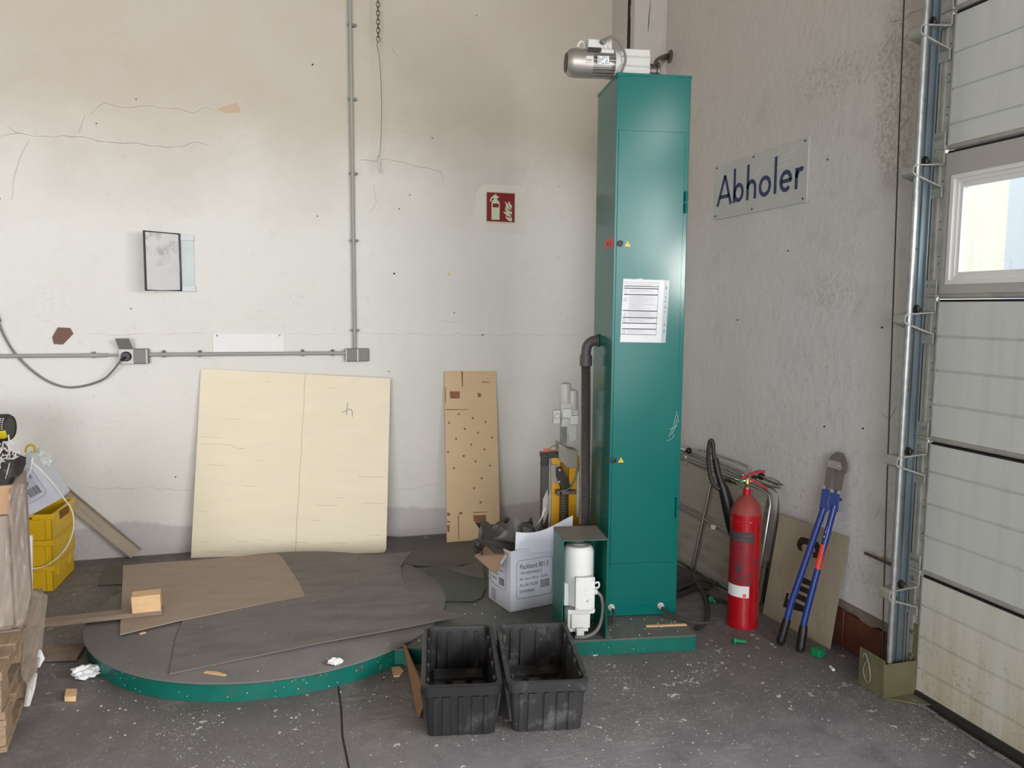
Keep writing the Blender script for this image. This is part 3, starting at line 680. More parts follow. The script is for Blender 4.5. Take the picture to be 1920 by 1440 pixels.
for a, b_ in wins:
    fm_ = MB()
    for d, (e, X0) in enumerate(((0, XI-.004), (.016, XI+.006), (.032, XI+.012))):
        w = .016
        fm_.bx(X0, XI+.036, b_-e-w, b_-e, 1.728+e+w, 2.158-e-w).bx(X0, XI+.036, a+e, a+e+w, 1.728+e+w, 2.158-e-w)
        fm_.bx(X0, XI+.036, a+e, b_-e, 1.728+e, 1.728+e+w).bx(X0, XI+.036, a+e, b_-e, 2.158-e-w, 2.158-e)
    fm_.build('window_frame', 'white_plastic', pn, smooth=0)
    MB().bx(XI+.024, XI+.028, a+.04, b_-.04, 1.77, 2.12).build('pane', 'glass', pn, smooth=0)
for i, zj in enumerate(joints[1:-1]):      # aluminium nose and black seal at every joint
    MB().cyl((XI+.004, Y1, zj+.010), (XI+.004, YE, zj+.010), .0115, n=12).build('hinge_profile', 'galv_mat', door)
    MB().bx(XI-.001, XI+.03, Y1, YE, zj-.013, zj-.004).build('joint_seal', 'dark', door, smooth=0)
MB().prism([(XI-.03, Y1, .001), (XI+.05, Y1, .001), (XI+.05, Y1, .02), (XI-.01, Y1, .018)], (0, YE-Y1, 0)).build('bottom_seal', 'black_rub', door, smooth=0)
# hinge with roller carrier and steel bracket at each joint
def carrier(zj):
    pl = MB().bx(XI-.016, XI-.010, YE+.004, YE+.066, zj+.018, zj+.075).bx(XI-.016, XI-.010, YE+.004, YE+.066, zj-.052, zj+.002)
    pl.cyl((XI-.018, YE-.004, zj+.010), (XI-.018, YE+.066, zj+.010), .008, n=10)
    pl.bx(XI-.016, XI-.010, YE+.006, YE+.064, zj-.185, zj-.140)
    return pl
for i, zj in enumerate(joints[1:-1]):
    br = carrier(zj).build('hinge_plate', 'galv_mat', door, bevel=.0015)
    bt = MB()
    for yy in (YE+.014, YE+.034, YE+.054): bt.cyl((XI-.010, yy, zj+.052), (XI-.019, yy, zj+.052), .0075, n=8)
    bt.cyl((XI-.010, YE+.05, zj-.163), (XI-.019, YE+.05, zj-.163), .008, n=8).cyl((XI-.010, YE+.032, zj-.03), (XI-.024, YE+.032, zj-.03), .009, n=8)
    bt.build('bolt', 'galv', br)
    vb = MB()        # wedge-shaped bracket: flat arm towards the track, slanted brace back to the panel
    ax, az = 2.418, zj-.072
    t = .005
    prof = [(XI-.016, zj-.058), (ax+.01, az+.004), (ax, az-.004), (ax, az-.022), (ax+.006, az-.026), (XI-.016, zj-.142), (XI-.016, zj-.148), (ax+.004, az-.034), (ax-t, az-.026), (ax-t, az), (ax+.006, az+.010), (XI-.016, zj-.053)]
    vb.prism([(x, YE+.004, z) for x, z in prof], (0, .064, 0)).build('bracket_arm', 'galv_mat', br, smooth=20)
    MB().cyl((XI-.05, YE+.035, zj-.045), (2.470, YE+.028, zj-.045), .009, n=10).build('roller_shaft', 'steel', br)
    MB().lathe([(.004, -.008), (.016, -.008), (.021, -.002), (.021, .006), (.014, .010), (.004, .010)], (2.486, YE+.024, zj-.045), (-.9, .3, 0), n=14).build('roller', 'black', br)
# vertical guide track: rounded lip, web, dark slot, rear lip
tr = MB().cyl((2.440, 2.630, .10), (2.444, 2.630, 4.2), .0125, n=14)
tr.build('track_lip', 'galv', door)
MB().bx(2.446, 2.452, 2.632, 2.648, .10, 4.2).bx(2.450, 2.516, 2.643, 2.649, .10, 4.2).bx(2.480, 2.486, 2.634, 2.644, .10, 4.2).build('track_web', 'galv_dark', door)
MB().bx(2.512, 2.518, 2.630, 2.650, .10, 4.2).build('track_flange', 'galv_dark', door)
MB().bx(2.572, 2.582, 2.684, 2.715, .0, 4.2).build('jamb_angle', 'galv_dark', door)
MB().cyl((2.556, 2.692, .15), (2.556, 2.692, 4.2), .011, n=10).build('jamb_tube', 'galv', door)
bt = MB()
for zz in (.42, .85, 1.30, 1.87, 2.45, 3.0): bt.cyl((2.466, 2.644, zz), (2.466, 2.6415, zz), .008, n=10)
bt.build('track_bolt', 'hole', door)
MB().tube([(2.432, 2.660, .10), (2.434, 2.69, .9), (2.438, 2.735, 2.4), (2.441, 2.775, 4.2)], .0032, n=6).build('lift_cable', 'black_rub', door)
# olive drab impact guard round the foot of the track
g = MB(); T = .006
g.bx(2.400, 2.400+T, 2.613, 2.760, 0, .165).bx(2.400, 2.56, 2.607, 2.613, 0, .150)
g.prism([(2.4, 2.606, .001), (2.575, 2.606, .001), (2.575, 2.50, .001), (2.50, 2.53, .001), (2.45, 2.575, .001)], (0, 0, .005))
gd = g.build('impact_guard', 'olive', door, bevel=.002)
MB().bx(XI-.008, XI-.001, YE-.002, YE+.10, .02, .30).build('foot_plate', 'olive', door, bevel=.001)
bt = MB()
for yy, zz in ((2.64, .26), (2.70, .22), (2.64, .16), (2.70, .11), (2.64, .05)): bt.cyl((XI-.008, yy, zz), (XI-.018, yy, zz), .008, n=8)
bt.build('foot_bolt', 'olive', door)
MB().tube([(2.398, 2.735, .13), (2.393, 2.72, .155), (2.390, 2.69, .12), (2.388, 2.675, .06), (2.392, 2.70, .035), (2.394, 2.725, .08), (2.392, 2.70, .14)], .0022, n=5, smooth=5).build('wire_loop', 'galv_mat', gd)
# dark gap in front of the sill
MB().prism([(2.575, -1, .0005), (2.575, 2.60, .0005), (2.530, 2.58, .0005), (2.505, 1.6, .0005), (2.48, .6, .0005), (2.47, -1, .0005)], (0, 0, .002)).build('sill_gap', 'dark', door, smooth=0)
mb = MB(); rnd = random.Random(5)
for k in range(60):
    y = 2.55-k*.055; x = 2.50-.02*k/40+rnd.uniform(-.01, .01); s = rnd.uniform(.006, .02)
    mb.obx((x, y, .001), (s, rnd.uniform(-.004, .004), 0), (0, .05, 0), (0, 0, rnd.uniform(.003, .007)))
mb.build('sill_debris', 'floor', door, smooth=0)
# broken iron stub in the render left of the track
q = (2.58, 2.965, 0.516)
t = thing('wall_anchor', 'rusty flat iron stub let into the broken render beside the door track', 'anchor', (2.58, 2.85, .45))
MB().prism([(2.574, 2.965, 0.524), (2.574, 2.917, 0.528), (2.574, 2.863, 0.515), (2.574, 2.847, 0.53), (2.574, 2.779, 0.527), (2.574, 2.777, 0.499), (2.574, 2.862, 0.501), (2.574, 2.946, 0.502)], (.008, 0, 0)).build('broken_recess', 'crack', t)
MB().tube([(2.566, 2.948, 0.512), (2.562, 2.849, 0.513), (2.556, 2.771, 0.514)], .007, n=6).build('iron_bar', 'steel', t)
# stub of pipe and sooty hole high in the corner
t = thing('wall_spout', 'sooty bent pipe stub poking from the wall corner above the green mast', 'pipe', (2.3, 4.9, 2.9))
MB().tube([(2.413, 4.9, 3.229), (2.446, 4.93, 3.261), (2.53, 5.02, 3.312), (2.6, 5.08, 3.343)], .02, n=10, smooth=4).build('pipe', 'steel', t)
MB().lathe([(.001, 0), (.045, 0), (.03, .004), (.001, .004)], (2.578, 5.036, 3.325), (-1, 0, 0), n=14).build('soot_ring', 'soot', t)

# ------------------------------------------------------------------ things on the back wall
def conduit(a, b, r, m='conduit', n=12): return MB().cyl(a, b, r, n=n)
YW = 5.452
x0 = (-1.626, 5.48, 1.296)[0]; zc = (-0.194, 5.48, 1.307)[2]
ct = thing('cable_conduit', 'grey plastic conduit running down the wall to the junction box', 'conduit', (.497, 5.46, 1.35))
MB().cyl((.492, YW, 1.34), (.480, YW, 4.6), .0125, n=12).build('pipe', 'conduit', ct)
for py in (.0,):
    for z in (1.46, 2.06, 2.50, 2.98, 3.45, 4.0):
        MB().bx(.47, .518, YW-.004, 5.48, z-.008, z+.008).cyl((.47, YW-.004, z), (.47, YW-.012, z), .006, n=8).cyl((.518, YW-.004, z), (.518, YW-.012, z), .006, n=8).build('clamp', 'grey_plastic', ct)
ct = thing('cable_conduit', 'grey plastic conduit between the open socket and the junction box', 'conduit', (-.2, 5.46, 1.30))
MB().cyl((-.79, YW, zc), (.43, YW, zc), .0125, n=12).build('pipe', 'conduit', ct)
for px in (-.705, -.49, .15, .345):
    MB().bx(px-.010, px+.010, YW-.004, 5.48, zc-.018, zc+.019).cyl((px, YW-.004, zc+.02), (px, 5.48, zc+.02), .007, n=8).build('clamp', 'grey_plastic', ct)
ct = thing('cable_conduit', 'grey plastic conduit leaving the open socket towards the left', 'conduit', (-1.4, 5.46, 1.30))
MB().cyl((-2.6, YW, zc-.002), (-1.03, YW, zc-.002), .0125, n=12).cyl((-1.03, YW, zc-.002), (-.955, YW, zc-.002), .008, n=10).build('pipe', 'conduit', ct)
for px in (-1.11, -1.9):
    MB().bx(px-.010, px+.010, YW-.004, 5.48, zc-.018, zc+.019).build('clamp', 'grey_plastic', ct)
jb = thing('junction_box', 'grey square junction box at the foot of the vertical conduit', 'junction box', (.505, 5.46, 1.245))
MB().bx(.425, .585, 5.435, 5.48, 1.250, 1.338).build('housing', 'grey_plastic', jb, bevel=.006)
MB().bx(.428, .436, 5.430, 5.437, 1.252, 1.336).bx(.505, .513, 5.430, 5.437, 1.252, 1.336).build('edge_strip', 'grey_plastic_l', jb)
sk = thing('wall_socket', 'grey surface socket with open lid and black plug', 'socket', (-.87, 5.46, 1.25))
MB().bx(-.962, -.790, 5.430, 5.48, 1.250, 1.345).build('housing', 'grey_plastic', sk, bevel=.006)
MB().bx(-.960, -.878, 5.426, 5.432, 1.252, 1.342).bx(-.806, -.798, 5.426, 5.432, 1.252, 1.342).build('face_plate', 'grey_plastic_l', sk)
MB().obx((-.958, 5.43, 1.340), (.080, 0, 0), (-.014, -.045, .070), (0, .004, .003)).build('lid', 'grey_plastic', sk, bevel=.002)
MB().lathe([(.001, 0), (.031, 0), (.031, .018), (.024, .03), (.001, .03)], (-.918, 5.43, 1.298), (0, -1, 0), n=18).cyl((-.918, 5.405, 1.295), (-.945, 5.395, 1.276), .010, n=8).build('plug', 'black', sk)
cb = MB().tube([(-.945, 5.395, 1.276), (-0.96, 5.4, 1.254), (-1.017, 5.42, 1.187), (-1.066, 5.43, 1.15), (-1.161, 5.45, 1.117), (-1.267, 5.46, 1.108), (-1.363, 5.46, 1.143), (-1.453, 5.46, 1.214), (-1.54, 5.46, 1.319), (-1.592, 5.46, 1.425), (-1.616, 5.46, 1.503), (-1.64, 5.46, 1.601), (-1.95, 5.46, 2.3), (-2.1, 5.46, 3.4), (-2.12, 5.46, 5.49)], .0065, n=8, smooth=5).build('power_cord', 'cable_grey')
tag(cb, 'grey power cord sagging from the wall socket out to the left', 'cord')
wp = thing('blank_panel', 'blank white plastic name panel screwed above the conduit', 'panel', (-.19, 5.47, 1.31))
MB().bx(-.412, .030, 5.474, 5.480, 1.316, 1.436).build('board', 'white_plastic', wp, bevel=.001)
MB().cyl((-.385, 5.475, 1.426), (-.385, 5.469, 1.426), .006, n=8).cyl((.004, 5.475, 1.426), (.004, 5.469, 1.426), .006, n=8).build('screw', 'steel', wp)

# brochure holder: hinged black frame with cloudy sheet on a grey wall plate
bh = thing('display_frame', 'black framed display pocket hinged on a grey wall plate', 'holder', (-.6, 5.45, 1.71))
MB().bx(-.592, -.510, 5.470, 5.480, 1.712, 2.062).build('wall_plate', mat('pale_blue_grey_plate', C(196, 203, 204), rough=.4), bh, bevel=.001)
MB().bx(-.600, -.508, 5.462, 5.473, 2.028, 2.064).bx(-.598, -.505, 5.462, 5.473, 1.708, 1.744).build('hinge_bar', mat('grey_anodised_bar', C(168, 172, 172), metal=.3, rough=.4), bh, bevel=.001)
a = Vector((-.592, 5.455, 0)); d = Vector((-.186, -.125, 0)); n_ = Vector((d.y, -d.x, 0)).normalized()
zb, zt = 1.712, 2.066
def bar(p, q, w): return MB().tube([p, q], w, n=8)
fr = MB()
A_, B_, C_, D_ = a+Vector((0, 0, zb)), a+d+Vector((0, 0, zb-.002)), a+d+Vector((0, 0, zt+.002)), a+Vector((0, 0, zt))
fr.tube([A_, B_, C_, D_], .0075, n=8, closed=True).build('frame', 'black', bh)
MB().prism([A_, B_, C_, D_], n_*.002).build('pocket', mat('clouded_clear_pocket', C(216, 216, 215), rough=.25, var=.04, vs=9, patch=[(C(140, 138, 136), 8, .50, .66, .65)]), bh)

# fire extinguisher sign
sg = thing('fire_extinguisher_sign', 'square red pictogram sign showing extinguisher and flames', 'sign', (1.515, 5.47, 2.22))
SX, SZ, S = 1.415, 2.225, .204
MB().bx(SX-.006, SX+S+.006, 5.474, 5.480, SZ-.010, SZ+S+.006).build('sign_plate', 'sign_pale', sg)
MB().bx(SX, SX+S, 5.472, 5.4745, SZ, SZ+S-.004).build('red_field', 'sign_red', sg, smooth=0)
def sp_(pts, name, m='sign_pale', y=5.472): MB().prism([(SX+S*x, y, SZ+S*z) for x, z in pts], (0, -.001, 0)).build(name, m, sg, smooth=0)
sp_([(.17, .06), (.46, .06), (.46, .62), (.44, .68), (.37, .745), (.365, .80), (.42, .80), (.43, .84), (.40, .87), (.35, .86), (.34, .92), (.27, .92), (.25, .88), (.17, .83), (.125, .75), (.115, .67), (.15, .67), (.165, .73), (.20, .78), (.25, .80), (.25, .745), (.19, .70), (.17, .62)], 'extinguisher_symbol')
sp_([(.205, .48), (.425, .48), (.425, .61), (.205, .61)], 'label_symbol', 'sign_red', 5.4712)
for f in ([(.90, .03), (.90, .16), (.80, .15), (.72, .17), (.66, .20), (.70, .12), (.76, .06), (.82, .03)],
          [(.90, .205), (.80, .26), (.72, .33), (.62, .35), (.58, .33), (.65, .28), (.70, .22), (.76, .19), (.84, .185)],
          [(.90, .27), (.90, .36), (.80, .38), (.72, .44), (.67, .53), (.655, .44), (.68, .37), (.74, .31), (.82, .27)],
          [(.90, .42), (.82, .47), (.78, .54), (.74, .63), (.64, .70), (.68, .60), (.69, .52), (.73, .46), (.80, .42)],
          [(.90, .46), (.90, .56), (.84, .62), (.80, .72), (.77, .66), (.78, .58), (.82, .51)]):
    sp_(f, 'flame_symbol')

# Abholer sign: grey board with blue letters on the right wall
ab = thing('pickup_sign', 'grey board with blue lettering Abholer on the right wall', 'sign', (2.57, 3.955, 2.17))
SY0, SY1, SZ0, SZ1 = 4.383, 3.495, 2.166, 2.488
MB().bx(2.570, 2.580, SY1, SY0, SZ0, SZ1).build('board', 'sign_grey', ab, bevel=.001)
sc = MB()
for y, z in ((SY0-.02, SZ0+.02), (SY0-.02, SZ1-.015), (SY1+.025, SZ0+.02), (SY1+.025, SZ1-.015), (3.975, SZ0+.02), (3.975, SZ1-.015)):
    sc.cyl((2.571, y, z), (2.566, y, z), .006, n=8)
sc.build('screw', 'steel', ab)
def LP(u, w): return (2.5695, 4.402-u, SZ0+w)           # u along the board to the right, w up
SW = .023
def stroke(mb, pts, w=SW):
    P = [Vector((p[0], p[1])) for p in pts]
    for a, b in zip(P, P[1:]):
        t = (b-a); L_ = t.length; t.normalize(); n = Vector((-t.y, t.x))*w/2
        q = [a+n, b+n, b-n, a-n]; mb.prism([LP(*v) for v in q], (-.001, 0, 0))
def arc(mb, c, rx, ry, a0, a1, w=SW, k=22):
    o_, i_ = [], []
    for j in range(k+1):
        t = R(a0+(a1-a0)*j/k)
        o_.append(LP(c[0]+(rx+w/2)*math.cos(t), c[1]+(ry+w/2)*math.sin(t))); i_.append(LP(c[0]+(rx-w/2)*math.cos(t), c[1]+(ry-w/2)*math.sin(t)))
    for j in range(k): mb.prism([o_[j], o_[j+1], i_[j+1], i_[j]], (-.001, 0, 0))
BZ = .075
def glyph(fn):
    mb = MB(); fn(mb); mb.build('letter', 'navy', ab, smooth=0)
glyph(lambda m: (stroke(m, [(.058, BZ), (.134, BZ+.175)]), stroke(m, [(.134, BZ+.175), (.206, BZ)]), stroke(m, [(.086, BZ+.052), (.184, BZ+.052)], .022)))
glyph(lambda m: (stroke(m, [(.240, BZ), (.240, BZ+.197)]), arc(m, (.286, BZ+.055), .040, .044, 0, 360)))
glyph(lambda m: (stroke(m, [(.378, BZ), (.378, BZ+.197)]), arc(m, (.415, BZ+.062), .037, .038, 0, 180), stroke(m, [(.452, BZ+.062), (.452, BZ)])))
glyph(lambda m: arc(m, (.545, BZ+.055), .046, .046, 0, 360))
glyph(lambda m: stroke(m, [(.640, BZ), (.640, BZ+.197)]))
glyph(lambda m: (arc(m, (.732, BZ+.055), .042, .046, 0, 315), stroke(m, [(.694, BZ+.055), (.780, BZ+.055)], .020)))
glyph(lambda m: (stroke(m, [(.822, BZ), (.822, BZ+.108)]), arc(m, (.858, BZ+.058), .034, .040, 62, 180, w=.023)))
scr = MB()
for pts in ([(.62, .27), (.70, .30)], [(.66, .235), (.74, .245)], [(.64, .21), (.75, .215)], [(.68, .26), (.76, .27), (.83, .28)], [(.78, .275), (.77, .24)], [(.42, .19), (.53, .25)], [(.02, .03), (.09, .09)]):
    stroke(scr, pts, .003)
scr.build('scratch', 'white_plastic', ab, smooth=0)

tag(MB().prism([(-1.336, 5.47, 1.418), (-1.304, 5.47, 1.477), (-1.237, 5.47, 1.474), (-1.221, 5.47, 1.438), (-1.282, 5.47, 1.372), (-1.329, 5.47, 1.376)], (0, .008, 0)).build('torn_tape', 'flake'), 'brown torn scrap of tape stuck on the wall left of the socket', 'tape')

# chain with wire and hook hanging from the ceiling
ch = thing('hanging_chain', 'thin steel chain with wire and snap hook hanging before the wall', 'chain', (.67, 5.38, 2.5))
cx, cy = (0.656, 5.38, 3.398)[0], 5.38
zt0 = (0.656, 5.38, 3.338)[2]
lk = None; k = 0; z = zt0
while z < 5.49:
    if lk is None or k == 1:
        vertical = k % 2
        P = []
        for j in range(14):
            t = 2*math.pi*j/14; u = .0105*math.cos(t); w = .019*math.sin(t)
            P.append((cx+(u if not vertical else 0), cy+(u if vertical else 0), z+.016+w))
        nb = MB().tube(P, .0028, n=5, closed=True).build('link', 'steel', ch)
        if k == 0: lk = [nb, None]; zl = z
        else: lk[1] = nb
    else:
        b = lk[k % 2].copy(); col.objects.link(b); b.location.z = (z-zl) if k % 2 == 0 else (z-zl-.027)
    z += .027; k += 1
MB().tube([(cx-.004, cy, zt0), (cx-.008, cy, zt0-.03), (cx+.002, cy, zt0-.07), (0.668, 5.38, 3.165), (0.674, 5.38, 2.996), (0.672, 5.38, 2.791), (0.664, 5.38, 2.654), (0.657, 5.38, 2.598)], .0022, n=6, smooth=5).build('wire', 'steel', ch)
q = (0.653, 5.38, 2.584)
MB().tube([(q[0], q[1], q[2]+.03), (q[0]-.008, q[1], q[2]), (q[0]-.008, q[1], q[2]-.05), (q[0]+.002, q[1], q[2]-.078), (q[0]+.010, q[1], q[2]-.055), (q[0]+.008, q[1], q[2]), (q[0]+.003, q[1], q[2]+.02)], .0035, n=6, smooth=4).build('snap_hook', 'galv', ch)

# ------------------------------------------------------------------ pallet wrapping machine (its own frame: x along the mast face, y backwards)
MO = (1.553, 3.56, 0); MA = R(-9)
mc = thing('pallet_wrapping_machine', 'green pallet wrapping machine with tall enclosed mast and low round turntable', 'machine', MO, MA)
def W(mb, name, m, parent=mc, **k): return mb.build(name, m, parent, world=False, **k)
# base frame with plate on top
W(MB().bx(-1.62, .37, -.262, .86, .0, .070), 'base_frame', 'green_worn', bevel=.002)
W(MB().bx(-1.55, .37, -.264, .862, .071, .078), 'base_plate', 'deck_green', bevel=.001)
# turntable
DC = (-1.67, .335)
rim = W(MB().lathe([(.70, 0), (.862, 0), (.862, .078), (.70, .078)], (DC[0], DC[1], .001), n=96), 'turntable_rim', 'green_worn')
dk = W(MB().lathe([(.01, .079), (.871, .079), (.877, .083), (.877, .089), (.872, .092), (.01, .092)], (DC[0], DC[1], 0), n=96), 'turntable_deck', 'dark_top')
# mast: folded sheet column
MW, MD, MH = .362, .39, 2.728
mast = W(MB().bx(0, MW, 0, MD, .079, MH-.006), 'mast', 'green', bevel=.004)
W(MB().bx(-.003, MW+.003, -.003, MD+.003, MH-.014, MH), 'top_plate', 'green', mast, bevel=.002)
W(MB().bx(.010, .338, -.006, .0005, .352, 2.463), 'mast_door', 'green', mast, bevel=.002)
W(MB().bx(.006, MW-.004, -.0035, .0005, .082, .346), 'lower_cover', 'green', mast, bevel=.0015)
W(MB().bx(-.0015, .010, -.0045, .0005, .082, 2.70), 'corner_flange', 'green', mast, bevel=.001)
for z in ((0.349, 0, 2.134)[2], (0.328, 0, 0.635)[2], ):
    W(MB().cyl((MW-.012, -.010, z-.052), (MW-.012, -.010, z-.002), .0085, n=10).cyl((MW-.012, -.010, z+.002), (MW-.012, -.010, z+.052), .0085, n=10), 'hinge', 'green', mast)
for (u, z) in (((0.028, 0, 1.932)[0], (0.028, 0, 1.932)[2]), ((0.018, 0, 0.879)[0], (0.018, 0, 0.879)[2])):
    W(MB().lathe([(.001, 0), (.015, 0), (.014, .008), (.009, .009), (.009, .004), (.001, .004)], (u, -.006, z), (0, -1, 0), n=18)
      .bx(u-.006, u+.006, -.0135, -.010, z-.002, z+.002), 'lock', 'black', mast)
    w_ = W(MB().prism([(u+.022, -.0065, z-.013), (u+.052, -.0065, z-.013), (u+.037, -.0065, z+.013)], (0, -.0008, 0)), 'warning_triangle', 'warn', mast, smooth=0)
    W(MB().prism([(u+.0365, -.0074, z+.005), (u+.0335, -.0074, z-.003), (u+.0365, -.0074, z-.002), (u+.035, -.0074, z-.010), (u+.0395, -.0074, z-.001), (u+.0365, -.0074, z-.002)], (0, -.0004, 0)), 'flash_symbol', 'ink_dark', mast, smooth=0)
# small neon sticker on the left side of the mast
zz = (-0.035, 0, 1.938)[2]
st = W(MB().bx(-.0012, -.0002, .010, .165, zz-.022, zz+.022), 'orange_sticker', 'orange', mast, smooth=0)
mb = MB()
for dy, dz, w_, h_ in ((.030, .008, .090, .003), (.030, -.004, .110, .003), (.030, -.012, .100, .002), (.110, -.002, .030, .012)):
    mb.bx(-.0018, -.0011, dy+.003, dy+w_, zz+dz, zz+dz+h_)
W(mb, 'sticker_print', 'ink_dark', mast, smooth=0)
# scratches on the right
mb = MB()
for a, b in (((.296, .99), (.330, 1.10)), ((.300, 1.03), (.338, 1.05)), ((.290, .97), (.325, 1.00)), ((.330, 1.12), (.342, 1.06)), ((.31, 1.00), (.335, 1.08))):
    mb.tube([(a[0], -.0062, a[1]), ((a[0]+b[0])/2+.005, -.0062, (a[1]+b[1])/2-.004), (b[0], -.0062, b[1])], .0009, n=4)
W(mb, 'scratch', 'green_worn' if False else 'sign_grey', mast, smooth=0)
for q in ((0.021, 0, 0.129), (0.278, 0, 0.127)):
    g_ = W(MB().lathe([(.001, 0), (.017, 0), (.017, .008), (.013, .010), (.012, .022), (.009, .026), (.001, .026)], (q[0], -.0035, q[2]), (0, -1, 0), n=14), 'cable_gland', 'grey_plastic_l', mast)
q = (0.278, 0, 0.127)
W(MB().tube([(q[0], -.028, q[2]), (q[0]+.02, -.06, q[2]-.02), (q[0]+.06, -.10, .10), (q[0]+.13, -.14, .087), (q[0]+.24, -.145, .087)], .008, n=8, smooth=5), 'mast_cable', 'cable')
q = (0.021, 0, 0.129)
W(MB().tube([(q[0], -.028, q[2]), (q[0]+.004, -.055, q[2]-.015), (q[0]-.012, -.08, q[2]-.05), (q[0]-.05, -.11, .092)], .007, n=8, smooth=5), 'motor_cable', 'cable')
# drive motor lying on top of the mast
mz = 2.812; mv = .17
tm = W(MB().lathe([(.02, -.216), (.050, -.214), (.063, -.200), (.068, -.180), (.068, -.092), (.062, -.090), (.02, -.090)], (0, mv, mz), (1, 0, 0), n=28), 'top_motor', 'alu')
W(MB().lathe([(.005, -.2175), (.045, -.2175), (.045, -.215), (.005, -.215)], (0, mv, mz), (1, 0, 0), n=20), 'fan_grille', 'black', tm)
fin = MB().cyl((-.092, mv, mz), (.020, mv, mz), .046, n=20)
for k in range(22):
    t = 2*math.pi*k/22; c_, s_ = math.cos(t), math.sin(t)
    fin.obx((-.092, mv+c_*.050-s_*.0016, mz+s_*.050+c_*.0016), (.112, 0, 0), (0, s_*.0032, -c_*.0032), (0, c_*.018, s_*.018))
W(fin, 'finned_housing', 'alu', tm)
W(MB().lathe([(.01, .018), (.070, .018), (.072, .032), (.072, .048), (.01, .048)], (0, mv, mz), (1, 0, 0), n=24), 'end_flange', 'motor_grey', tm)
gb = MB().bx(.046, .190, mv-.062, mv+.06, MH, mz+.062)
for zf in (mz-.02, mz+.022): gb.bx(.050, .192, mv-.068, mv-.060, zf-.002, zf+.006)
W(gb, 'gearbox', 'motor_grey', tm, bevel=.006)
W(MB().lathe([(.01, .188), (.036, .188), (.036, .232), (.046, .234), (.046, .246), (.01, .246)], (0, mv, mz-.022), (1, 0, 0), n=20), 'output_hub', 'steel', tm)
W(MB().prism([(.236, mv-.02, MH), (.252, mv-.02, MH), (.262, mv-.02, mz+.026), (.246, mv-.02, mz+.030), (.232, mv-.02, mz+.01)], (0, .05, 0)), 'torque_arm', 'steel', tm)
tb = W(MB().bx(-.120, .0, mv-.060, mv+.045, mz+.055, mz+.100), 'terminal_box', 'motor_grey', tm, bevel=.005)
W(MB().bx(-.062, .012, mv-.052, mv+.04, mz+.030, mz+.058), 'conduit_base', 'motor_grey', tb, bevel=.004)
W(MB().cyl((-.052, mv-.058, mz+.086), (-.046, mv-.092, mz+.083), .013, n=12), 'gland', 'grey_plastic', tm)
mb = MB()
for x_, z_ in ((-.036, mz+.066), (-.014, mz+.066), (-.010, mz+.090)): mb.cyl((x_, mv-.058, z_), (x_, mv-.066, z_), .009, n=12)
W(mb, 'blank_plug', 'motor_grey', tm)
W(MB().tube([(-.165, mv-.02, mz+.068), (-.150, mv-.02, mz+.095), (-.132, mv-.02, mz+.090), (-.128, mv-.02, mz+.062)], .006, n=8, smooth=4), 'lifting_eye', 'motor_grey', tm)
W(MB().bx(-.120, -.055, mv-.066, mv-.060, mz+.040, mz+.058), 'switch_block', 'black', tm)
W(MB().tube([(-.046, mv-.092, mz+.083), (-.025, mv-.105, mz+.098), (.010, mv-.105, mz+.085), (.045, mv-.098, mz+.045), (.058, mv-.092, mz+.0), (.045, mv-.088, mz-.045), (.03, mv-.08, MH+.004)], .006, n=8, smooth=5), 'lead', 'cable_grey', tm)
pl = W(MB().bx(-.074, -.018, mv-.0705, mv-.0695, mz-.020, mz+.018), 'rating_plate', 'paper', tm, smooth=0)
mb = MB(); rnd = random.Random(9)
for i in range(5):
    x_ = -.071
    while x_ < -.024:
        w_ = rnd.uniform(.003, .010)
        if rnd.random() < .75: mb.bx(x_, x_+w_, mv-.0712, mv-.0705, mz-.017+i*.007, mz-.0135+i*.007)
        x_ += w_+.002
mb.bx(-.128, -.102, mv-.0700, mv-.0675, mz-.004, mz-.001)
W(mb, 'rating_print', 'ink_dark', tm, smooth=0)
W(MB().bx(-.130, -.094, mv-.0695, mv-.0670, mz-.016, mz+.016), 'fan_label', 'motor_grey', tm, smooth=0)
# pulley stub behind the gearbox
W(MB().lathe([(.005, -.02), (.028, -.02), (.028, .02), (.005, .02)], (.305, .20, MH+.012), (1, 0, 0), n=16), 'rope_pulley', 'steel')

# sheet hood over the turntable drive
hx0, hx1, hy0, hy1, hz = -.280, -.066, -.262, -.02, .556
hd = MB().bx(hx0, hx0+.005, hy0+.0, hy1, .079, hz).bx(hx1-.005, hx1, hy0, hy1, .079, hz).bx(hx0+.005, hx1-.005, hy0, hy1, hz-.005, hz).bx(hx0+.005, hx1-.005, hy1-.005, hy1, .079, hz-.005)
hd.bx(hx1, hx1+.03, hy0, hy1, .079, .084)
hood = W(hd, 'drive_hood', mat('green_hood_paint', C(10, 98, 84), rough=.35, var=.08, vs=5, dust=(C(112, 104, 98), .95), patch=[(C(90, 100, 96), 10, .6, .7, .4)]), bevel=.0015)
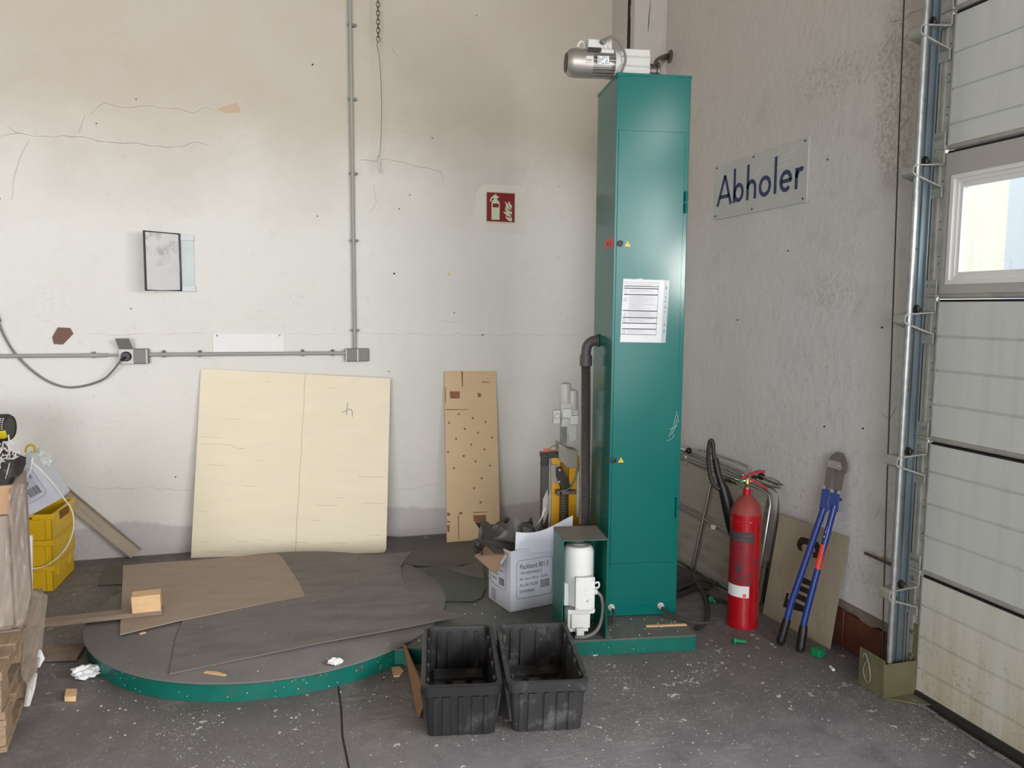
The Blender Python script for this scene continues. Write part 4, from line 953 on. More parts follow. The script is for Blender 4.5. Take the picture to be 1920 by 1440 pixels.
# drive motor standing in the hood
cx_, cy_ = -.182, -.150
dm = W(MB().lathe([(.012, .118), (.066, .118), (.072, .126), (.072, .185), (.074, .190), (.074, .370), (.072, .385), (.060, .402), (.040, .408), (.012, .408)], (cx_, cy_, .10), n=32), 'drive_motor', 'motor_white')
dm['label'] = 'white upright drive motor'
vent = MB()
vent.lathe([(.001, .001), (.014, .001), (.014, .003), (.020, .003), (.020, .001), (.026, .001), (.026, .003), (.032, .003), (.032, .001), (.040, 0)], (cx_, cy_, .508), n=24)
W(vent, 'fan_grille', 'motor_grey', dm)
fin = MB()
for k in range(9):
    z_ = 0; x_ = cx_-.064-.002*k*0
    fin.bx(cx_-.074, cx_-.050, cy_-.045+k*.011, cy_-.041+k*.011, .222, .330)
W(fin, 'cooling_fins', 'motor_white', dm)
tb = W(MB().bx(cx_-.030, cx_+.054, cy_-.100, cy_-.048, .222, .372).bx(cx_-.034, cx_+.058, cy_-.106, cy_-.098, .218, .376), 'terminal_box', 'motor_white', dm, bevel=.006)
mb = MB()
for x_ in (cx_-.024, cx_+.048):
    for z_ in (.228, .366): mb.cyl((x_, cy_-.106, z_), (x_, cy_-.109, z_), .005, n=8)
mb.cyl((cx_-.02, cy_-.12, .5), (cx_-.02, cy_-.12, .5001), .0001, n=3)
W(mb, 'cover_screw', 'motor_grey', dm)
W(MB().bx(cx_-.064, cx_+.066, cy_-.082, cy_+.06, .196, .214).bx(cx_-.060, cx_+.062, cy_-.078, cy_+.056, .190, .197), 'motor_flange', 'motor_white', dm, bevel=.002)
mb = MB()
for x_ in (cx_-.054, cx_+.056): mb.cyl((x_, cy_-.07, .214), (x_, cy_-.07, .226), .007, n=8)
W(mb, 'flange_bolt', 'galv', dm)
gx = MB().bx(cx_-.044, cx_+.046, cy_-.070, cy_+.05, .118, .192).bx(cx_-.050, cx_+.040, cy_-.062, cy_+.045, .098, .120).bx(cx_-.022, cx_+.014, cy_-.090, cy_-.060, .084, .124)
for k in range(5): gx.bx(cx_-.060, cx_-.044, cy_-.060+k*.020, cy_-.055+k*.020, .100, .190)
W(gx, 'gearbox', 'motor_white', dm, bevel=.004)
W(MB().lathe([(.006, -.002), (.014, -.002), (.014, .02), (.010, .022), (.006, .022)], (cx_+.055, cy_-.075, .295), (1, 0, 0), n=12), 'gland', 'grey_plastic_l', dm)
W(MB().tube([(cx_+.064, cy_-.08, .338), (cx_+.078, cy_-.08, .343), (cx_+.084, cy_-.08, .330), (cx_+.078, cy_-.08, .316), (cx_+.060, cy_-.08, .318)], .0045, n=8, smooth=4), 'lifting_eye', 'motor_white', dm)
W(MB().tube([(cx_+.074, cy_-.075, .295), (cx_+.096, cy_-.080, .270), (cx_+.104, cy_-.080, .220), (cx_+.096, cy_-.08, .150), (cx_+.070, cy_-.085, .105), (cx_+.02, cy_-.10, .088), (cx_-.03, cy_-.095, .086)], .008, n=8, smooth=5), 'motor_lead', 'cable_grey', dm)
put = MB(); rnd = random.Random(2)
for k in range(6): put.bx(cx_+.008, cx_+.008+rnd.uniform(.006, .011), cy_-.1068, cy_-.106, .285+k*.008, .287+k*.008)
put.cyl((cx_+.022, cy_-.106, .262), (cx_+.022, cy_-.1068, .262), .0035, n=8, mi=1).cyl((cx_+.030, cy_-.106, .268), (cx_+.030, cy_-.1068, .268), .0022, n=8, mi=1)
W(put, 'embossed_mark', ['motor_grey', 'ink_dark'], dm, smooth=0)

# corrugated hose with elbow going into the mast side
el = W(MB().tube([(-.002, .285, 1.455), (-.030, .285, 1.452), (-.056, .285, 1.430), (-.064, .285, 1.395), (-.064, .285, 1.350)], .026, n=14, smooth=4), 'hose_elbow', 'hose')
W(MB().lathe([(.02, 0), (.032, 0), (.033, .045), (.030, .058), (.02, .058)], (-.064, .285, 1.322), n=16).lathe([(.02, 0), (.034, 0), (.034, .008), (.02, .008)], (-.003, .285, 1.455), (-1, 0, 0), n=16), 'hose_collar', 'hose', el)
path = catmull([Vector(p) for p in ((-.064, .285, 1.33), (-.060, .285, 1.10), (-.056, .285, .80), (-.050, .280, .45), (-.050, .270, .10))], 52)
pts, rs = [], []
for i, p in enumerate(path): pts.append(p); rs.append(.0265 if i % 2 else .0215)
W(MB().tube(pts, .025, n=12, rs=rs), 'corrugated_hose', 'hose')

# ------------------------------------------------------------------ yellow film carriage standing behind the mast
fc = thing('film_carriage', 'yellow film carriage with grey motors and black post behind the mast', 'machine', MO, MA)
def X(mb, name, m, parent=fc, **k): return mb.build(name, m, parent, world=False, **k)
v0 = .50
X(MB().bx(-.200, -.150, v0, v0+.01, .079, .800).bx(-.100, -.040, v0, v0+.01, .079, .770).bx(-.200, -.040, v0+.10, v0+.11, .079, .80).bx(-.045, -.040, v0, v0+.10, .079, .77).bx(-.200, -.195, v0, v0+.10, .079, .80).bx(-.200, -.04, v0-.002, v0+.11, .77, .80), 'yellow_column', 'yellow_ind', bevel=.002)
X(MB().bx(-.258, -.218, v0-.02, v0+.03, .079, .80), 'black_post', mat('dark_bronze_profile', C(72, 66, 62), rough=.45, metal=.3), bevel=.003)
X(MB().bx(-.262, -.160, v0-.022, v0+.035, .80, .828).bx(-.262, -.222, v0-.024, v0-.018, .755, .82), 'top_arm', 'black', bevel=.002)
X(MB().bx(-.215, -.200, v0-.005, v0+.06, .079, .795), 'grey_rail', 'galv_mat', bevel=.002)
X(MB().prism([(-.165, v0-.03, .885), (-.165, v0-.03, .795), (-.115, v0-.03, .745), (-.058, v0-.03, .745), (-.058, v0-.03, .840), (-.112, v0-.03, .850)], (0, .11, 0)), 'control_box', 'beige_grey', bevel=.004)
for (xx, zz_, s_) in ((-.118, 1.10, 1.0), (-.078, 1.062, .9)):
    mt = X(MB().lathe([(.01, .0), (.031*s_, .0), (.033*s_, .012), (.033*s_, .085), (.028*s_, .104), (.018*s_, .110), (.01, .110)], (xx, v0+.04, zz_), n=20), 'lift_motor', 'motor_grey')
    X(MB().bx(xx-.030, xx+.030, v0+.008, v0+.07, zz_-.085, zz_+.002), 'motor_body', 'motor_grey', mt, bevel=.005)
    X(MB().bx(xx-.024, xx+.026, v0-.012, v0+.012, zz_-.080, zz_-.030), 'terminal_box', 'motor_white', mt, bevel=.003)
    X(MB().bx(xx-.026, xx+.022, v0+.01, v0+.06, zz_-.175, zz_-.085), 'gearbox', 'motor_grey', mt, bevel=.004)
    X(MB().lathe([(.008, 0), (.024, 0), (.024, .05), (.008, .05)], (xx-.005, v0+.035, .885), n=14), 'output_flange', 'motor_white', mt)
X(MB().bx(-.190, -.152, v0+.0, v0+.05, .985, 1.062).cyl((-.172, v0-.002, 1.03), (-.172, v0-.02, 1.03), .014, n=12), 'brake_box', 'motor_grey', bevel=.004)
for k in range(4):
    X(MB().cyl((-.152+k*.010, v0-.008, .865), (-.152+k*.010, v0-.008, .97), .0035, n=6), 'signal_lead', 'cable_grey')
# black pivot bracket with two bright bolts, wire, clamps and inner hose
X(MB().prism([(-.180, v0-.045, .750), (-.150, v0-.045, .752), (-.098, v0-.045, .640), (-.104, v0-.045, .622), (-.150, v0-.045, .625), (-.178, v0-.045, .700)], (0, .02, 0)), 'pivot_bracket', 'black', bevel=.002)
X(MB().bx(-.205, -.165, v0-.02, v0-.012, .660, .760), 'backing_plate', 'beige_grey')
X(MB().cyl((-.163, v0-.045, .737), (-.163, v0-.052, .737), .0055, n=10).cyl((-.165, v0-.045, .672), (-.165, v0-.052, .672), .0055, n=10), 'bright_bolt', 'chrome')
X(MB().bx(-.178, -.158, v0-.05, v0-.0, .596, .622).bx(-.150, -.070, v0-.05, v0-.0, .600, .620), 'clamp_bar', 'steel', bevel=.002)
path = [Vector((-.135+.010*i/70, v0-.025, .598-i*.0074)) for i in range(70)]
X(MB().tube(path, .02, n=10, rs=[.0215 if i % 2 else .0175 for i in range(70)]), 'inner_hose', 'hose')
X(MB().tube([(-.058, v0-.04, .76), (-.070, v0-.045, .70), (-.095, v0-.05, .645), (-.130, v0-.055, .625), (-.160, v0-.055, .622)], .004, n=6, smooth=5), 'sensor_lead', 'cable_grey')
X(MB().bx(-.062, -.050, v0-.04, v0-.025, .47, .725), 'grey_duct', 'grey_plastic_l', bevel=.002)
X(MB().cyl((-.240, v0-.0, .828), (-.240, v0-.0, .842), .006, n=8).tube([(-.243, v0, .844), (-.225, v0, .845), (-.205, v0, .838), (-.18, v0, .838)], .004, n=6), 'red_wire_clip', 'orange')
X(MB().tube([(-.222, v0-.02, .835), (-.205, v0-.02, .862), (-.18, v0-.02, .868), (-.165, v0-.02, .855)], .003, n=6, smooth=4).tube([(-.21, v0-.02, .80), (-.205, v0-.02, .70), (-.214, v0-.03, .62), (-.232, v0-.03, .55), (-.236, v0-.03, .52)], .002, n=5, smooth=4), 'loose_wire', 'cable_grey')
X(MB().cyl((-.238, v0-.03, .505), (-.236, v0-.03, .522), .005, n=8), 'wire_plug', 'white_plastic')

# ------------------------------------------------------------------ instruction sheet in a clear pocket
sh = thing('instruction_sheet', 'white instruction sheet in clear punched pocket on the mast door', 'paper', MO, MA)
t = R(1.8)
c0 = (0.038, 0, 1.46)
P0 = Vector((c0[0], -.0070, c0[2])); ux = Vector((math.cos(t), 0, -.012)); uz = Vector((math.sin(t)*.9, 0, math.cos(t)))
def sp3(x, z, y=0): return P0 + ux*x + uz*z + Vector((0, -y, 0))
MB().prism([sp3(0, 0), sp3(.205, 0), sp3(.205, .302), sp3(0, .302)], (0, -.0008, 0)).build('sheet', 'paper', sh, world=False, smooth=0)
MB().prism([sp3(-.001, -.001, .0010), sp3(.228, -.001, .0010), sp3(.232, .303, .0010), sp3(0, .306, .0010)], (0, -.0004, 0)).build('clear_pocket', 'sleeve', sh, world=False, smooth=0)
mb = MB()
for z_ in (.032, .050, .060, .085, .092, .150, .170, .178, .200, .222, .262, .270): mb.cyl(tuple(sp3(.217, z_, .0016)), tuple(sp3(.217, z_, .0022)), .0028 if z_ not in (.092, .178, .032) else .0018, n=8)
mb.build('punch_hole', 'hole', sh, world=False)
mb = MB(); rnd = random.Random(11)
def rect(x0, x1, z0, z1, mi=0): mb.prism([sp3(x0, z0, .0016), sp3(x1, z0, .0016), sp3(x1, z1, .0016), sp3(x0, z1, .0016)], (0, -.0002, 0), mi)
for z_ in (.268, .258, .228, .150, .117, .090, .062): rect(.006, .178, z_, z_+.0045, 1 if z_ != .268 else 0)
rect(.0, .178, .289, .2902); rect(.0, .178, .036, .0385, 1); rect(.1772, .1785, .037, .290, 1)
for z0_, z1_ in ((.236, .254), (.158, .224), (.123, .148), (.096, .114), (.042, .058)):
    z_ = z1_
    while z_ > z0_+.003:
        x_ = .036; xe = rnd.uniform(.09, .168)
        while x_ < xe:
            w_ = rnd.uniform(.004, .014); rect(x_, min(x_+w_, xe), z_-.0022, z_-.0008); x_ += w_+.002
        z_ -= .0052
for z_ in (.272, .280): rect(.01, .15, z_, z_+.0012)
mb.build('printed_lines', ['ink', 'ink_dark'], sh, world=False, smooth=0)
mb = MB()
for z_ in (.246, .135):
    for a, b in (((.008, -.007), (.022, -.007)), ((.022, -.007), (.015, .007)), ((.015, .007), (.008, -.007))):
        mb.tube([tuple(sp3(a[0], z_+a[1], .0018)), tuple(sp3(b[0], z_+b[1], .0018))], .0006, n=4)
for z_ in (.206, .105, .050):
    mb.tube([tuple(sp3(.015+.007*math.cos(k), z_+.007*math.sin(k), .0018)) for k in [j*math.pi/6 for j in range(12)]], .0010, n=4, closed=True)
mb.build('printed_symbol', 'ink', sh, world=False)
MB().prism([sp3(.058, .300, .0018), sp3(.096, .305, .0018), sp3(.092, .309, .0018), sp3(.062, .306, .0018)], (0, -.0005, 0)).build('tape', 'carton_tape', sh, world=False)

# ------------------------------------------------------------------ fire extinguisher
EX, EY = 2.272, 3.465
fe = thing('fire_extinguisher', 'red carbon dioxide fire extinguisher with black snow horn', 'extinguisher', (EX, EY, 0))
MB().lathe([(.01, 0), (.079, 0), (.079, .028), (.0775, .034), (.0775, .575), (.0775, .590)], (EX, EY, 0), n=40).build('cylinder', 'red', fe)
MB().lathe([(.0775, .588), (.073, .612), (.062, .638), (.046, .660), (.028, .676), (.020, .684), (.01, .684)], (EX, EY, 0), n=40).build('shoulder', 'red_dusty', fe)
MB().lathe([(.01, .676), (.0215, .676), (.0215, .716), (.01, .716)], (EX, EY, 0), n=20).lathe([(.0775, .552), (.079, .556), (.0775, .560), (.077, .556)], (EX, EY, 0), n=40).build('neck', 'red', fe)
MB().lathe([(.005, .716), (.016, .716), (.016, .724), (.011, .728), (.013, .735), (.016, .742), (.010, .768), (.005, .770)], (EX, EY, 0), n=16).cyl((EX-.02, EY+.01, .755), (EX+.022, EY-.012, .755), .008, n=10).build('valve', 'brass', fe)
rt = Vector((.93, -.36, 0)); dn = Vector((-.36, -.93, 0))    # to the right, and towards the viewer
def ep(a, z, b=0): return Vector((EX, EY, z)) + rt*a + dn*b
def lever(pts, th, w, nm):
    mb = MB(); n = len(pts)
    up = [ep(a, z+th/2, -w/2) for a, z in pts] + [ep(a, z-th/2, -w/2) for a, z in pts[::-1]]
    return mb.prism(up, dn*w).build(nm, 'red', fe, bevel=.0015)
lever([(-.030, .768), (.010, .788), (.055, .806), (.085, .804)], .014, .020, 'upper_lever')
lever([(.000, .764), (.030, .758), (.070, .734), (.102, .716)], .012, .022, 'lower_handle')
MB().tube([ep(-.012, .760, .014), ep(-.004, .785, .016), ep(.006, .778, .016), ep(-.002, .760, .015)], .0018, n=6, smooth=4).build('pin_ring', 'chrome', fe)
MB().lathe([(.003, 0), (.011, 0), (.011, .016), (.003, .016)], ep(-.022, .752, 0), tuple(-rt), n=12).build('safety_seal', 'greenplug', fe)
MB().tube([ep(-.038, .756, 0), ep(-.062, .762, 0)], .0035, n=8).build('hose_nipple', 'brass', fe)
horn = []
hp = [ep(-.128, .960, -.06), ep(-.126, .92, -.06), ep(-.108, .87, -.055), ep(-.092, .82, -.05), ep(-.082, .79, -.045)]
q = [(2.122, 3.554, 0.92), (2.105, 3.566, 0.802), (2.124, 3.553, 0.692), (2.144, 3.54, 0.756)]
MB().tube([(2.155, 3.533, 0.701), (2.129, 3.55, 0.726), (2.112, 3.561, 0.781), (2.104, 3.567, 0.863), (2.106, 3.565, 0.936), (2.115, 3.559, 0.953), (2.122, 3.555, 0.931), (2.125, 3.552, 0.887), (2.133, 3.547, 0.843)], .0105, n=10, smooth=6).build('discharge_hose', 'black_rub', fe)
MB().tube([(2.133, 3.548, 0.86), (2.145, 3.539, 0.792), (2.16, 3.529, 0.737)], .017, n=12).build('horn_grip', 'black', fe)
MB().tube([(2.23, 3.655, 0.727), (2.245, 3.645, 0.679), (2.27, 3.628, 0.586), (2.296, 3.611, 0.482), (2.326, 3.592, 0.399)], .02, n=16, rs=[.019, .026, .036, .042, .046]).build('snow_horn', 'black', fe)
# label print wrapped on the bottle (around the side that faces the room)
def wrap(mb, a0, a1, z0, z1, r, mi=0, k=10):      # a in metres along the girth from the facing line, left negative
    base = math.atan2(-.93, -.36)
    vs = []
    for j in range(k+1):
        t = base + (a0+(a1-a0)*j/k)/.0775
        vs += [(EX+r*math.cos(t), EY+r*math.sin(t), z0), (EX+r*math.cos(t), EY+r*math.sin(t), z1)]
    mb.add(vs, [(2*j, 2*j+2, 2*j+3, 2*j+1) for j in range(k)], mi)
lb = MB(); wrap(lb, -.115, .028, .236, .508, .0779); lb.build('label_panel', 'red_label', fe, fix=False)
lb = MB(); wrap(lb, -.115, .028, .452, .506, .0782)
for z_ in (.440, .400, .296, .266, .250): wrap(lb, -.115, .028, z_, z_+.0013, .0782)
wrap(lb, .027, .0285, .236, .452, .0782); wrap(lb, -.115, .028, .236, .240, .0782)
rnd = random.Random(4)
for z_, h_ in ((.424, .007), (.412, .006), (.382, .007), (.370, .003), (.352, .007), (.342, .006), (.318, .006)):
    wrap(lb, -.085+rnd.uniform(-.01, .02), rnd.uniform(-.02, .015), z_, z_+h_*.6, .0782)
for k in range(12): wrap(lb, -.07+rnd.uniform(-.01, .02), rnd.uniform(.0, .022), .290-k*.0042, .2915-k*.0042, .0782)
wrap(lb, -.060, -.032, .302, .332, .0782)
wrap(lb, .036, .060, .345, .352, .0782); wrap(lb, .040, .064, .356, .363, .0782); wrap(lb, .046, .054, .340, .368, .0782)
for z_ in (.330, .322, .314, .300, .280, .268): wrap(lb, .036, .060-rnd.uniform(0, .01), z_, z_+.002, .0782)
lb.build('label_print', 'ink_dark', fe, fix=False)
lt = MB()
def wraptext(s, a, z, h, w):
    vs, fs = text_geo(s, w, h/.7); base = math.atan2(-.93, -.36); out = []
    for v in vs:
        t = base+(a+v.x)/.0775; out.append((EX+.0785*math.cos(t), EY+.0785*math.sin(t), z+v.y))
    lt.add(out, fs)
wraptext('Sicher auch', -.090, .484, .013, .105); wraptext('in Deutschland', -.108, .460, .013, .118)
lt.build('label_lettering', 'red_dusty', fe, fix=False, smooth=0)
lb = MB(); wrap(lb, -.115, .012, .168, .228, .0781); lb.build('inspection_label', 'paper', fe, fix=False)
lb = MB(); wrap(lb, -.018, -.002, .172, .188, .0784, 0); lb.build('inspection_dot', 'orange', fe, fix=False)

# ------------------------------------------------------------------ bolt cutter leaning on the wall
bc = thing('bolt_cutter', 'blue bolt cutter with black grips leaning against the right wall', 'bolt cutter', (2.33, 3.15, 0))
FWD = Vector((-.60, -.76, .26)).normalized()
def cp(q, lift=0.0): return Vector(q) + FWD*lift
g1 = [(2.306, 3.19, 0.005), (2.322, 3.188, 0.066), (2.339, 3.187, 0.131)]
g2 = [(2.356, 3.102, 0.005), (2.368, 3.107, 0.067), (2.379, 3.114, 0.124)]
MB().tube([cp(v, .012) for v in catmull([Vector(x) for x in g1], 4)], .016, n=12, rs=[.013, .020, .0215, .019, .0215, .019, .0205, .0195, .018]).build('grip', 'black', bc)
MB().tube([cp(v, .012) for v in catmull([Vector(x) for x in g2], 4)], .016, n=12, rs=[.017, .0205, .0205, .0195, .0205, .0205, .0205, .0195, .018]).build('grip', 'black', bc)
MB().tube([cp((2.335, 3.188, 0.115), .012), cp((2.359, 3.187, 0.209), .012), cp((2.495, 3.155, 0.678), .012)], .0155, n=14).build('handle_tube', 'blue', bc)
h2 = MB().tube([cp((2.376, 3.114, 0.114), .012), cp((2.398, 3.116, 0.205), .012), cp((2.522, 3.114, 0.697), .012)], .0155, n=14).build('handle_tube', 'blue', bc)
j1 = MB().prism([cp((2.482, 3.172, 0.664), .022), cp((2.5, 3.182, 0.76), .022), cp((2.51, 3.17, 0.773), .022), cp((2.519, 3.148, 0.759), .022), cp((2.504, 3.144, 0.69), .022), cp((2.508, 3.13, 0.675), .022), cp((2.497, 3.141, 0.655), .022)], FWD*-.022).build('knuckle', 'blue', bc, bevel=.002)
j2 = MB().prism([cp((2.508, 3.13, 0.675), .022), cp((2.507, 3.14, 0.691), .022), cp((2.52, 3.146, 0.759), .022), cp((2.535, 3.123, 0.766), .022), cp((2.542, 3.105, 0.754), .022), cp((2.527, 3.095, 0.67), .022), cp((2.512, 3.117, 0.66), .022)], FWD*-.022).build('knuckle', 'blue', bc, bevel=.002)
mb = MB()
for q in ((2.506, 3.176, 0.772), (2.524, 3.14, 0.76), (2.54, 3.111, 0.758)): mb.cyl(cp(q, .026), cp(q, -.004), .009, n=12)
mb.cyl(cp((2.53, 3.114, 0.725), .012), cp((2.543, 3.093, 0.729), .012), .007, n=8)
mb.build('pivot_bolt', 'steel', bc)
arm = mat('grey_forged_steel', C(112, 106, 102), rough=.5, metal=.5, var=.1, vs=20)
MB().prism([cp((2.507, 3.177, 0.774), .018), cp((2.524, 3.185, 0.863), .018), cp((2.533, 3.176, 0.88), .018), cp((2.545, 3.148, 0.864), .018), cp((2.538, 3.147, 0.833), .018), cp((2.519, 3.153, 0.771), .018)], FWD*-.014).build('blade_arm', arm, bc, bevel=.002)
MB().prism([cp((2.527, 3.136, 0.761), .018), cp((2.541, 3.143, 0.834), .018), cp((2.547, 3.147, 0.869), .018), cp((2.566, 3.118, 0.879), .018), cp((2.565, 3.107, 0.85), .018), cp((2.546, 3.103, 0.765), .018)], FWD*-.014).build('blade_arm', arm, bc, bevel=.002)
MB().prism([cp((2.531, 3.186, 0.894), .020), cp((2.541, 3.181, 0.92), .020), cp((2.556, 3.163, 0.941), .020), cp((2.564, 3.151, 0.945), .020), cp((2.573, 3.131, 0.938), .020), cp((2.577, 3.111, 0.906), .020), cp((2.576, 3.1, 0.877), .020), cp((2.568, 3.103, 0.851), .020), cp((2.559, 3.122, 0.858), .020), cp((2.532, 3.172, 0.865), .020)], FWD*-.018).build('jaw', arm, bc, bevel=.004)
MB().prism([cp((2.527, 3.192, 0.893), .026), cp((2.533, 3.188, 0.904), .026), cp((2.562, 3.133, 0.897), .026), cp((2.562, 3.123, 0.873), .026), cp((2.555, 3.129, 0.859), .026), cp((2.527, 3.182, 0.868), .026)], FWD*-.006).build('link_plate', 'tube_grey', bc, bevel=.001)
MB().cyl(cp((2.533, 3.179, 0.884), .032), cp((2.533, 3.179, 0.884), .018), .009, n=12).cyl(cp((2.554, 3.14, 0.88), .032), cp((2.554, 3.14, 0.88), .018), .009, n=12).build('link_bolt', 'steel', bc)
# neon lot sticker with number on the right handle, white lettering above it
a_ = Vector((2.475, 3.116, 0.51)); b_ = Vector((2.446, 3.116, 0.395)); ax = (b_-a_).normalized(); F0 = FWD.copy(); FWD = (FWD-ax*FWD.dot(ax)).normalized(); sd = ax.cross(FWD).normalized()
sb = MB(); base = a_+F0*.012
k = 8; r_ = .0164; L_ = (b_-a_).length
vs = []
for j in range(k+1):
    th = R(-80+160*j/k); off = FWD*math.cos(th)*r_ + sd*math.sin(th)*r_
    vs += [base+off, base+off+ax*L_]
sb.add(vs, [(2*j, 2*j+2, 2*j+3, 2*j+1) for j in range(k)]); sb.build('lot_sticker', 'orange', bc, fix=False)
tx = MB(); put_text(tx, '0026', base+ax*(L_*.50)+FWD*.0165+sd*(-.005 if sd.x < 0 else .005), tuple(ax), tuple(FWD.cross(ax)), .010, L_*.42)
tx.build('lot_number', 'ink_dark', bc, fix=False, smooth=0)
a2 = Vector((2.495, 3.118, 0.594)); b2 = Vector((2.479, 3.122, 0.542))
tx = MB(); u_ = (a2-b2).normalized(); w_ = FWD.cross(u_).normalized(); o_ = Vector((2.48, 3.122, 0.544))+FWD*.0278
for k, h_ in enumerate((.009, .004, .008, .009, .009, .007)):
    tx.obx(o_+u_*(k*.0115), u_*.008, w_*h_*.5, FWD*.0004)
tx.build('handle_lettering', 'paper', bc, fix=False, smooth=0)

# ------------------------------------------------------------------ leaning aluminium plate with black painted characters
ap = thing('aluminium_plate', 'tarnished metal plate with black stencilled characters behind the bolt cutter', 'plate', (2.5, 3.35, 0))
pc = [(2.462, 3.566, 0), (2.513, 3.088, 0), (2.57, 3.063, 0.552), (2.519, 3.532, 0.545)]
pn_ = (Vector(pc[1])-Vector(pc[0])).cross(Vector(pc[3])-Vector(pc[0])).normalized()
if pn_.x > 0: pn_ = -pn_
MB().prism(pc, -pn_*.003).build('sheet', 'dirt_alu', ap, smooth=0)
def pp(pts, name='painted_character'): MB().prism([Vector(p)+pn_*.0004 for p in pts], pn_*.0005).build(name, 'ink_black', ap, smooth=0)
MT['ink_black'] = mat('black_stencil_paint', C(44, 38, 32), rough=.6)
pp([(2.526, 3.34, 0.404), (2.523, 3.367, 0.404), (2.523, 3.385, 0.424), (2.526, 3.382, 0.45), (2.53, 3.363, 0.472), (2.534, 3.334, 0.477), (2.543, 3.251, 0.478), (2.543, 3.23, 0.463), (2.541, 3.224, 0.427), (2.536, 3.237, 0.399), (2.533, 3.269, 0.395), (2.535, 3.273, 0.418), (2.537, 3.256, 0.426), (2.538, 3.259, 0.441), (2.537, 3.278, 0.447), (2.53, 3.34, 0.443), (2.527, 3.352, 0.428)])
for k, (dx, dy) in enumerate(((0, 0), (-3, 17), (-6, 33), (-9, 49))): pass
pp([(2.514, 3.34, 0.277), (2.517, 3.315, 0.28), (2.523, 3.248, 0.277), (2.52, 3.255, 0.251), (2.512, 3.331, 0.247)])
pp([(2.509, 3.34, 0.233), (2.519, 3.252, 0.235), (2.516, 3.254, 0.207), (2.506, 3.343, 0.204)])
pp([(2.504, 3.348, 0.189), (2.514, 3.255, 0.191), (2.511, 3.26, 0.159), (2.501, 3.354, 0.159)])
pp([(2.495, 3.413, 0.166), (2.497, 3.394, 0.167), (2.494, 3.4, 0.137), (2.498, 3.358, 0.141), (2.508, 3.268, 0.14), (2.505, 3.27, 0.112), (2.486, 3.426, 0.086)])

# ------------------------------------------------------------------ folded perforated trolley panels leaning in the corner
def planebasis(a, b, c):
    a, b, c = map(Vector, (a, b, c)); n = (b-a).cross(c-a).normalized()
    return n if n.x < 0 else -n
def perf(poly, name, parent, pitch=.0125):
    me = bpy.data.meshes.new(name); P = [Vector(p) for p in poly]; fr = FR[parent.name].inverted()
    u = (P[1]-P[0]).normalized(); n = u.cross(P[3]-P[0]).normalized(); v = n.cross(u)
    off = n*.0004
    vs = [fr @ (p+off) for p in P]+[fr @ (p-off) for p in P]
    me.from_pydata([tuple(x) for x in vs], [], [(0, 1, 2, 3), (7, 6, 5, 4)])
    me.materials.append(MT['perf']); uv = me.uv_layers.new(name='UVMap')
    for lp in me.loops:
        p = P[lp.vertex_index % 4]-P[0]; uv.data[lp.index].uv = (p.dot(u)/pitch, p.dot(v)/pitch)
    o = bpy.data.objects.new(name, me); col.objects.link(o); o.parent = parent; FR[o.name] = FR[parent.name]
    return o
tp = thing('perforated_trolley_panel', 'front perforated steel trolley panel with tubular frame left of the extinguisher', 'panel', (2.47, 4.2, 0))
N1 = planebasis((2.41, 4.372, 0), (2.447, 3.885, 0), (2.54, 3.854, 0.646))
fpts = [(2.395, 4.614, 0.024), (2.421, 4.236, 0.002), (2.46, 3.714, -0.001), (2.472, 3.649, 0.052), (2.545, 3.652, 0.572), (2.55, 3.672, 0.617), (2.547, 3.734, 0.633), (2.516, 4.186, 0.651), (2.464, 4.906, 0.673)]
MB().tube(fpts, .009, n=10, closed=True).build('tube_frame', 'tube_grey', tp)
perf([(2.397, 4.617, 0.034), (2.461, 3.728, 0.015), (2.549, 3.687, 0.623), (2.463, 4.878, 0.652)], 'perforated_sheet', tp)
for nm, a, b in (('upright', (2.51, 4.188, 0.615), (2.416, 4.246, -0.024)), ('crossbar', (2.434, 4.749, 0.374), (2.509, 3.657, 0.321))):
    MB().tube([Vector(a)+N1*.008, Vector(b)+N1*.008], .0055, n=10).build(nm, 'tube_grey', tp)
    a, b = Vector(a), Vector(b); t_ = (b-a).normalized(); s_ = N1.cross(t_)*.028
    MB().prism([a-s_, b-s_, b+s_, a+s_], N1*.0015).build('plain_margin', 'tube_grey', tp, smooth=0)
MB().tube([Vector((2.488, 4.483, 0.617))+N1*-.01, (2.494, 4.504, 0.672), (2.5, 4.488, 0.702), (2.51, 4.372, 0.713), (2.538, 3.964, 0.695), (2.54, 3.92, 0.679), (2.533, 3.918, 0.633)], .006, n=8, smooth=4).build('loop_handle', 'tube_grey', tp)
MB().tube([(2.492, 4.491, 0.647), (2.513, 4.18, 0.627), (2.53, 3.918, 0.611)], .004, n=8).build('loop_bar', 'tube_grey', tp)
def latch(a, b, par):
    a, b = Vector(a), Vector(b); d = b-a
    l = MB().cyl(a+d*.18, a+d*.42, .006, n=10).cyl(a+d*.40, a+d*.80, .013, n=12).cyl(a+d*.80, b, .010, .003, n=10).build('latch_pin', 'tube_grey', par)
    MB().sph(a+d*.10, .020, n=14).build('black_knob', 'black', l)
latch(Vector((2.547, 3.824, 0.68))+N1*.015, Vector((2.565, 3.578, 0.673))+N1*.015, tp)
MB().sph(Vector((2.504, 4.469, 0.723))+N1*.01, .020, n=14).build('black_knob', 'black', tp)
MB().cyl(Vector((2.502, 4.492, 0.719))+N1*.01, Vector((2.491, 4.63, 0.72))+N1*.01, .012, n=12).cyl(Vector((2.496, 4.522, 0.693))+N1*.03, Vector((2.485, 4.66, 0.69))+N1*.03, .012, n=12).build('latch_pin', 'chrome', tp)
